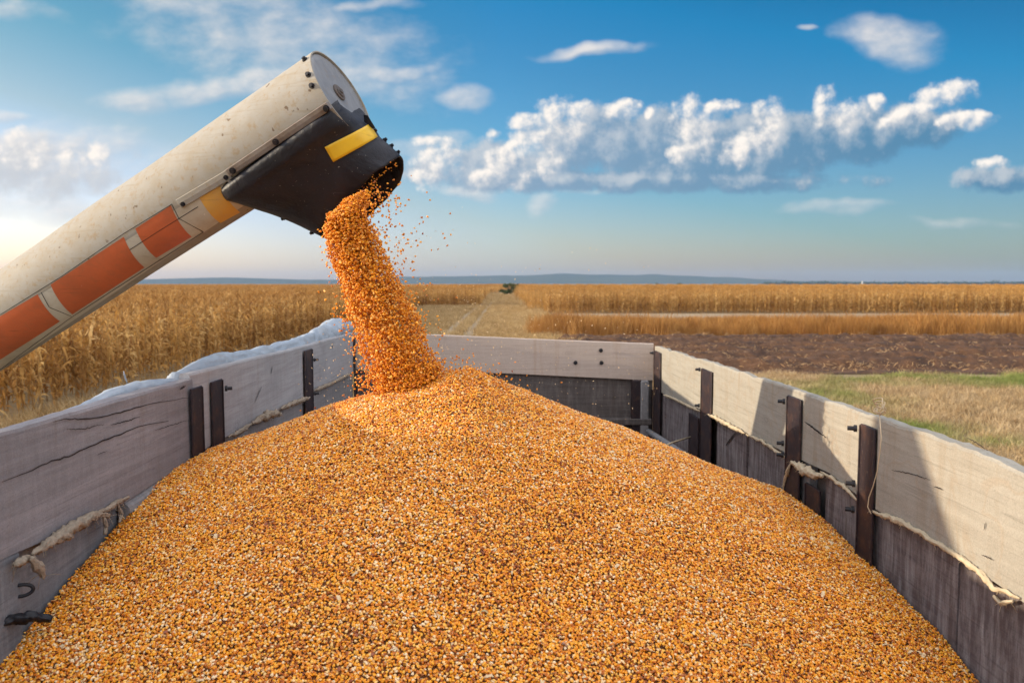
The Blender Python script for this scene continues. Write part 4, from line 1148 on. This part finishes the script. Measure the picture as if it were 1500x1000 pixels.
# hills
m, nt, b = new_mat('hill_cover'); c = noi(nt, coords(nt), .004, 6, .6)
link(nt, mix(nt, c, (.035, .05, .03), (.09, .09, .05)), b.inputs['Base Color']); b.inputs['Roughness'].default_value = 1; b.inputs['Specular IOR Level'].default_value = 0; M['hill'] = m
ridge = [(-300, 409), (60, 407), (200, 409), (330, 406), (430, 409), (480, 410), (560, 407), (600, 405), (700, 404), (760, 403), (820, 401), (900, 402), (960, 401.5), (1010, 404), (1060, 406), (1150, 410.5), (1300, 412.5), (1500, 413), (1800, 413)]
bm = bmesh.new(); g = []
for i in range(221):
    px = -300 + 2100 * i / 220; hp = onY(px, interp(ridge, px) + .5 * n3(px * .02, 9) + .3 * n3(px * .07, 2), 5600); row = []
    for j in range(13):
        s = -1 + 2 * j / 12; y = 5600 + s * 900; hz = max(-2, hp.z) * math.exp(-(s / .45) ** 2) * (1 + .15 * n3(px * .02, s * 3))
        row.append(bm.verts.new((hp.x * y / 5600, y, hz - .8)))
    g.append(row)
for a, b_ in zip(g, g[1:]):
    for j in range(12): bm.faces.new((a[j], a[j + 1], b_[j + 1], b_[j]))
tag(obj('hills', bm, M['hill'], None, True), kind='structure')
# haze
bm = bmesh.new(); box(bm, (-7600, -7600, -1), (7600, 7600, 110))
m = bpy.data.materials.new('haze_air'); m.use_nodes = True; nt = m.node_tree; nt.nodes.remove(nt.nodes['Principled BSDF'])
pv = nd(nt, 'ShaderNodeVolumePrincipled', {'Color': (.30, .46, .72, 1), 'Density': 9e-5, 'Anisotropy': .0}); link(nt, pv.outputs[0], nt.nodes['Material Output'].inputs['Volume'])
tag(obj('haze', bm, m), kind='stuff')

# ================================================================== SKY
W = bpy.data.worlds.new('World'); scene.world = W; W.use_nodes = True
nt = W.node_tree; nt.nodes.clear()
EL = math.atan2(.175, math.hypot(1, .05)); AZ = math.atan2(-SUN.x, -SUN.y)
sky = nt.nodes.new('ShaderNodeTexSky'); sky.sky_type = 'NISHITA'; sky.sun_disc = False
sky.sun_elevation = EL; sky.sun_rotation = AZ; sky.air_density = 1.0; sky.dust_density = 1.0; sky.ozone_density = 1.0
tc = nt.nodes.new('ShaderNodeTexCoord')
sx = nd(nt, 'ShaderNodeSeparateXYZ', {0: tc.outputs['Generated']})
yy = mth(nt, 'MAXIMUM', sx.outputs[1], .05)
uv = nd(nt, 'ShaderNodeCombineXYZ', {0: mth(nt, 'DIVIDE', sx.outputs[0], yy), 1: mth(nt, 'DIVIDE', sx.outputs[2], yy)}).outputs[0]
def U(px, py): d = ray(px, py); return d.x / d.y, d.z / d.y
def cloud_group(name, ells, scale, amp, kind):
    g = bpy.data.node_groups.new(name, 'ShaderNodeTree')
    g.interface.new_socket('UV', in_out='INPUT', socket_type='NodeSocketVector'); g.interface.new_socket('H', in_out='OUTPUT', socket_type='NodeSocketFloat')
    gi, go = g.nodes.new('NodeGroupInput'), g.nodes.new('NodeGroupOutput'); p = gi.outputs[0]
    wn = nd(g, 'ShaderNodeTexNoise', {'Vector': p, 'Scale': scale * .7, 'Detail': 3}).outputs['Color']
    wp = nd(g, 'ShaderNodeVectorMath', {0: wn, 1: (-.5, -.5, -.5)}, operation='ADD').outputs[0]
    amt = .28 / scale if kind == 'puff' else .8 / scale
    pw = nd(g, 'ShaderNodeVectorMath', {0: wp, 1: (amt, amt * .8, 0), 2: p}, operation='MULTIPLY_ADD').outputs[0]
    acc = None
    for (cx, cy, rx, ry, an, wt) in ells:
        u, v = U(cx, cy)
        pv = pw if acc is None else nd(g, 'ShaderNodeVectorMath', {0: acc, 1: (1e-9, 1e-9, 0), 2: pw}, operation='MULTIPLY_ADD').outputs[0]
        mp = nd(g, 'ShaderNodeMapping', {'Vector': pv, 'Location': (u, v, 0), 'Rotation': (0, 0, RAD(an)), 'Scale': (rx / F, ry / F, 1)}, vector_type='TEXTURE').outputs[0]
        d = nd(g, 'ShaderNodeVectorMath', {0: mp, 1: mp}, operation='DOT_PRODUCT').outputs['Value']
        e = mth(g, 'MULTIPLY', mth(g, 'SUBTRACT', 1., d), wt)
        acc = e if acc is None else mth(g, 'SMOOTH_MAX', acc, e, .15)
    acc = mth(g, 'MAXIMUM', acc, -1.)
    if kind == 'puff':
        vo = nd(g, 'ShaderNodeTexVoronoi', {'Vector': pw, 'Scale': scale, 'Detail': 4., 'Roughness': .55, 'Lacunarity': 2.2, 'Smoothness': .25}, feature='SMOOTH_F1', normalize=True, voronoi_dimensions='2D').outputs['Distance']
        nz = mth(g, 'SUBTRACT', .30, vo)
        n2 = mth(g, 'SUBTRACT', nd(g, 'ShaderNodeTexNoise', {'Vector': p, 'Scale': scale * .55, 'Detail': 6, 'Roughness': .55}).outputs[0], .5)
        nz = mth(g, 'ADD', mth(g, 'MULTIPLY_ADD', nz, 4.2, .30), mth(g, 'MULTIPLY', n2, 1.3))
    else:
        st = nd(g, 'ShaderNodeMapping', {'Vector': p, 'Scale': (.7, 1.25, 1), 'Rotation': (0, 0, RAD(-12))}).outputs[0]
        nz = mth(g, 'SUBTRACT', nd(g, 'ShaderNodeTexNoise', {'Vector': st, 'Scale': scale, 'Detail': 6, 'Roughness': .58, 'Distortion': .0}).outputs[0], .5)
        nz = mth(g, 'MULTIPLY', nz, 2.)
    h = mth(g, 'MULTIPLY_ADD', nz, amp, acc)
    g.links.new(h, go.inputs[0]); return g
puff = [(650, 240, 34, 26, 20, 1), (628, 256, 22, 12, 0, 1), (755, 242, 32, 24, 0, 1), (788, 214, 40, 27, 30, 1), (822, 184, 30, 30, 0, 1), (848, 164, 17, 12, 0, 1), (802, 240, 28, 16, 20, 1), (775, 179, 25, 10, 0, 1), (720, 196, 10, 9, 0, 1), (622, 206, 20, 7, 0, .9), (699, 262, 40, 10, 0, .9),
        (908, 162, 25, 12, 10, 1), (950, 165, 7, 7, 0, 1), (1014, 196, 28, 34, 0, 1), (1055, 157, 24, 9, 8, 1), (1000, 224, 20, 13, 0, 1), (1130, 180, 21, 26, 0, 1), (1100, 214, 36, 20, 20, 1), (1082, 224, 18, 12, 0, 1), (1213, 152, 16, 20, 0, 1), (1240, 166, 30, 20, 0, 1), (1282, 153, 12, 11, 0, 1),
        (1382, 140, 36, 15, 15, 1), (1338, 166, 42, 12, 20, 1), (1415, 177, 32, 11, 4, 1), (1450, 237, 19, 8, 0, 1), (146, 232, 15, 18, 0, .9), (20, 215, 60, 17, 0, .8), (88, 238, 42, 14, 0, .8)]
body = [(720, 245, 125, 36, 0, 1), (880, 212, 120, 52, 0, 1.1), (1000, 218, 160, 58, 0, 1.2), (1130, 212, 150, 52, 0, 1.2), (1250, 202, 130, 42, 8, 1.1), (1345, 192, 90, 28, 10, 1.), (950, 262, 330, 22, 0, 1.), (1475, 260, 80, 22, 3, 1.), (50, 252, 150, 40, 0, .5)]
wisp = [(420, 60, 270, 95, -12, .75), (90, 250, 260, 80, 0, .6), (255, 12, 75, 24, -15, .8), (320, 35, 110, 40, -30, .9), (400, 62, 110, 44, -20, 1.), (480, 85, 95, 30, -15, .9), (200, 145, 85, 22, 8, .9), (290, 128, 95, 24, 10, 1.), (385, 110, 100, 34, 8, 1.), (570, 100, 88, 17, -3, .9), (120, 215, 120, 30, 6, .8), (30, 210, 110, 34, 0, .9),
        (60, 260, 190, 55, 0, .9), (30, 300, 180, 34, 0, .8), (15, 164, 42, 11, 0, .8), (20, 8, 90, 18, -5, .7), (545, 4, 85, 14, 4, .8), (680, 145, 56, 18, -4, .9), (1312, 56, 100, 38, -4, 1.1), (875, 68, 100, 12, 8, 1.), (1186, 43, 20, 7, 0, .8),
        (690, 287, 50, 10, 0, .75), (797, 298, 28, 16, 25, .8), (860, 284, 60, 6, 0, .6), (1230, 306, 85, 11, 0, .55), (1400, 330, 85, 9, 0, .45), (640, 205, 55, 16, 0, .7), (600, 225, 45, 22, 0, .6)]
puff = [(a_, b_, c_ * 1.42, d_ * 1.45, e_, f_) for a_, b_, c_, d_, e_, f_ in puff]
GP = cloud_group('cumulus', puff, 22., .72, 'puff'); GB = cloud_group('cloud_body', body, 19., .62, 'puff'); GW = cloud_group('cirrus', wisp, 12., 1.15, 'wisp')
_last = [None]
def ev(g, off=(0, 0)):                                        # evaluated one after the other (keeps the shader stack small)
    p = nd(nt, 'ShaderNodeVectorMath', {0: uv, 1: (off[0], off[1], 0)}, operation='ADD').outputs[0] if off != (0, 0) else uv
    if _last[0]: p = nd(nt, 'ShaderNodeVectorMath', {0: _last[0], 1: (1e-9, 1e-9, 0), 2: p}, operation='MULTIPLY_ADD').outputs[0]
    n = nt.nodes.new('ShaderNodeGroup'); n.node_tree = g; nt.links.new(p, n.inputs[0]); _last[0] = n.outputs[0]; return n.outputs[0]
def sstep(x, a, b_):
    return nd(nt, 'ShaderNodeMapRange', {0: x, 1: a, 2: b_, 3: 0., 4: 1.}, interpolation_type='SMOOTHSTEP').outputs[0]
LD = Vector((-.86, .5)).normalized()
h0 = ev(GP); h1 = ev(GP, tuple(LD * (11 / F)))
dens = sstep(h0, -.02, 1.0)
lit = sstep(mth(nt, 'SUBTRACT', h0, h1), -.75, .8)
bd0 = ev(GB); bd = sstep(bd0, -.05, .8); bd1 = ev(GB, tuple(LD * (20 / F))); bl = sstep(mth(nt, 'SUBTRACT', bd0, bd1), -.35, 1.0)
elev = sx.outputs[2]
# the open sky: Nishita, deepened the way the air looks through this clear autumn afternoon
ee = mth(nt, 'MULTIPLY_ADD', sx.outputs[0], .25, elev)
tint = ramp(nt, mth(nt, 'MULTIPLY_ADD', ee, 1., .2), [(.05, (1.0, .83, 1.45)), (.2, (.60, .545, .92)), (.27, (.48, .46, .62)), (.36, (.24, .40, .56)), (.47, (.12, .35, .53)), (.56, (.032, .34, .55)), (.72, (.0, .17, .34))])
side = ramp(nt, mth(nt, 'MULTIPLY_ADD', sx.outputs[0], .5, .5), [(.22, (.58, .635, .49)), (.5, (.55, .65, .67)), (.78, (.58, .42, .44))])
side = mix(nt, 1., side, (2.1, 2.1, 2.1), 'MULTIPLY')
front = nd(nt, 'ShaderNodeMapRange', {0: sx.outputs[1], 1: -.15, 2: .45, 3: 0., 4: 1.}, interpolation_type='SMOOTHSTEP').outputs[0]
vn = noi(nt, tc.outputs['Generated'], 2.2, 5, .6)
sky_fill = mix(nt, vn, (3.8, 3.95, 4.35), (5.8, 6.05, 6.7))        # bright fill added overhead and behind the viewer to lift the shade
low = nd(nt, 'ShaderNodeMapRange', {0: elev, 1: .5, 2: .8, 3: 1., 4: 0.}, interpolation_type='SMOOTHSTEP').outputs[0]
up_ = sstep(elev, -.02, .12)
back = mix(nt, up_, sky.outputs[0], sky_fill)
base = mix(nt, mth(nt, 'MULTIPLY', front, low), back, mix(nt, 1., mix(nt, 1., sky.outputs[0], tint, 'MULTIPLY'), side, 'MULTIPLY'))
BS = .96                                                      # cloud radiance against the sky node's units
sc_ = lambda c: [x * BS for x in c]
bcol = mix(nt, ramp(nt, mth(nt, 'MULTIPLY_ADD', sx.outputs[0], 1., .5), [(.3, 0), (.95, .9)]), mix(nt, sstep(sx.outputs[0], -.5, -.15), sc_((2.1, 2.2, 2.35)), sc_((1.15, 1.50, 1.95))), sc_((.22, .78, 1.35)))
bcol = mix(nt, mth(nt, 'MULTIPLY', bl, .66), bcol, sc_((2.75, 2.7, 2.65)))
w0 = ev(GW); w1 = ev(GW, tuple(LD * (12 / F)))
wd = sstep(w0, -.15, 1.45); wl = sstep(mth(nt, 'SUBTRACT', w0, w1), -.4, .5)
wcol = mix(nt, wl, sc_((2.0, 2.15, 2.35)), sc_((3.25, 3.0, 2.8)))
full = mix(nt, mth(nt, 'MULTIPLY', wd, .9), base, wcol)
full = mix(nt, mth(nt, 'MULTIPLY', bd, .88), full, bcol)
full = mix(nt, mth(nt, 'MULTIPLY', dens, mth(nt, 'MULTIPLY_ADD', lit, .92, .08)), full, mix(nt, lit, sc_((2.1, 2.15, 2.3)), sc_((3.7, 3.4, 3.1))))
ok = mth(nt, 'MULTIPLY', mth(nt, 'GREATER_THAN', sx.outputs[1], .06), mth(nt, 'GREATER_THAN', elev, 0.))
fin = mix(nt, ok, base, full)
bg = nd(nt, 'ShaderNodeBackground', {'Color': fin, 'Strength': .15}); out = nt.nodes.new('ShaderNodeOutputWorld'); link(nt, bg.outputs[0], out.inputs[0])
try: W.cycles.sampling_method = 'NONE'
except Exception: pass

sl = bpy.data.lights.new('Sun', 'SUN'); sl.energy = 3.0; sl.angle = RAD(.5); sl.color = (1, .855, .64)
so = bpy.data.objects.new('Sun', sl); C.objects.link(so); so.rotation_euler = SUN.to_track_quat('-Z', 'Y').to_euler(); so.location = (-20, 0, 20)

# ================================================================== CAMERA
cam = bpy.data.cameras.new('Camera'); co = bpy.data.objects.new('Camera', cam); C.objects.link(co)
co.location = EYE; co.rotation_euler = FWD.to_track_quat('-Z', 'Y').to_euler()
cam.sensor_width = 36; cam.lens = F / 1500 * 36; cam.clip_start = .05; cam.clip_end = 30000
cam.dof.use_dof = True; cam.dof.focus_distance = 2.7; cam.dof.aperture_fstop = 5.0
scene.camera = co
vs = scene.view_settings; vs.view_transform = 'Standard'; vs.look = 'None'; vs.exposure = 1.0; vs.gamma = 1
cy = scene.cycles
cy.use_denoising = True; cy.max_bounces = 6; cy.diffuse_bounces = 3; cy.glossy_bounces = 3; cy.transmission_bounces = 3; cy.volume_bounces = 1; cy.transparent_max_bounces = 8
cy.use_adaptive_sampling = True; cy.adaptive_threshold = .012
cy.sample_clamp_indirect = 6
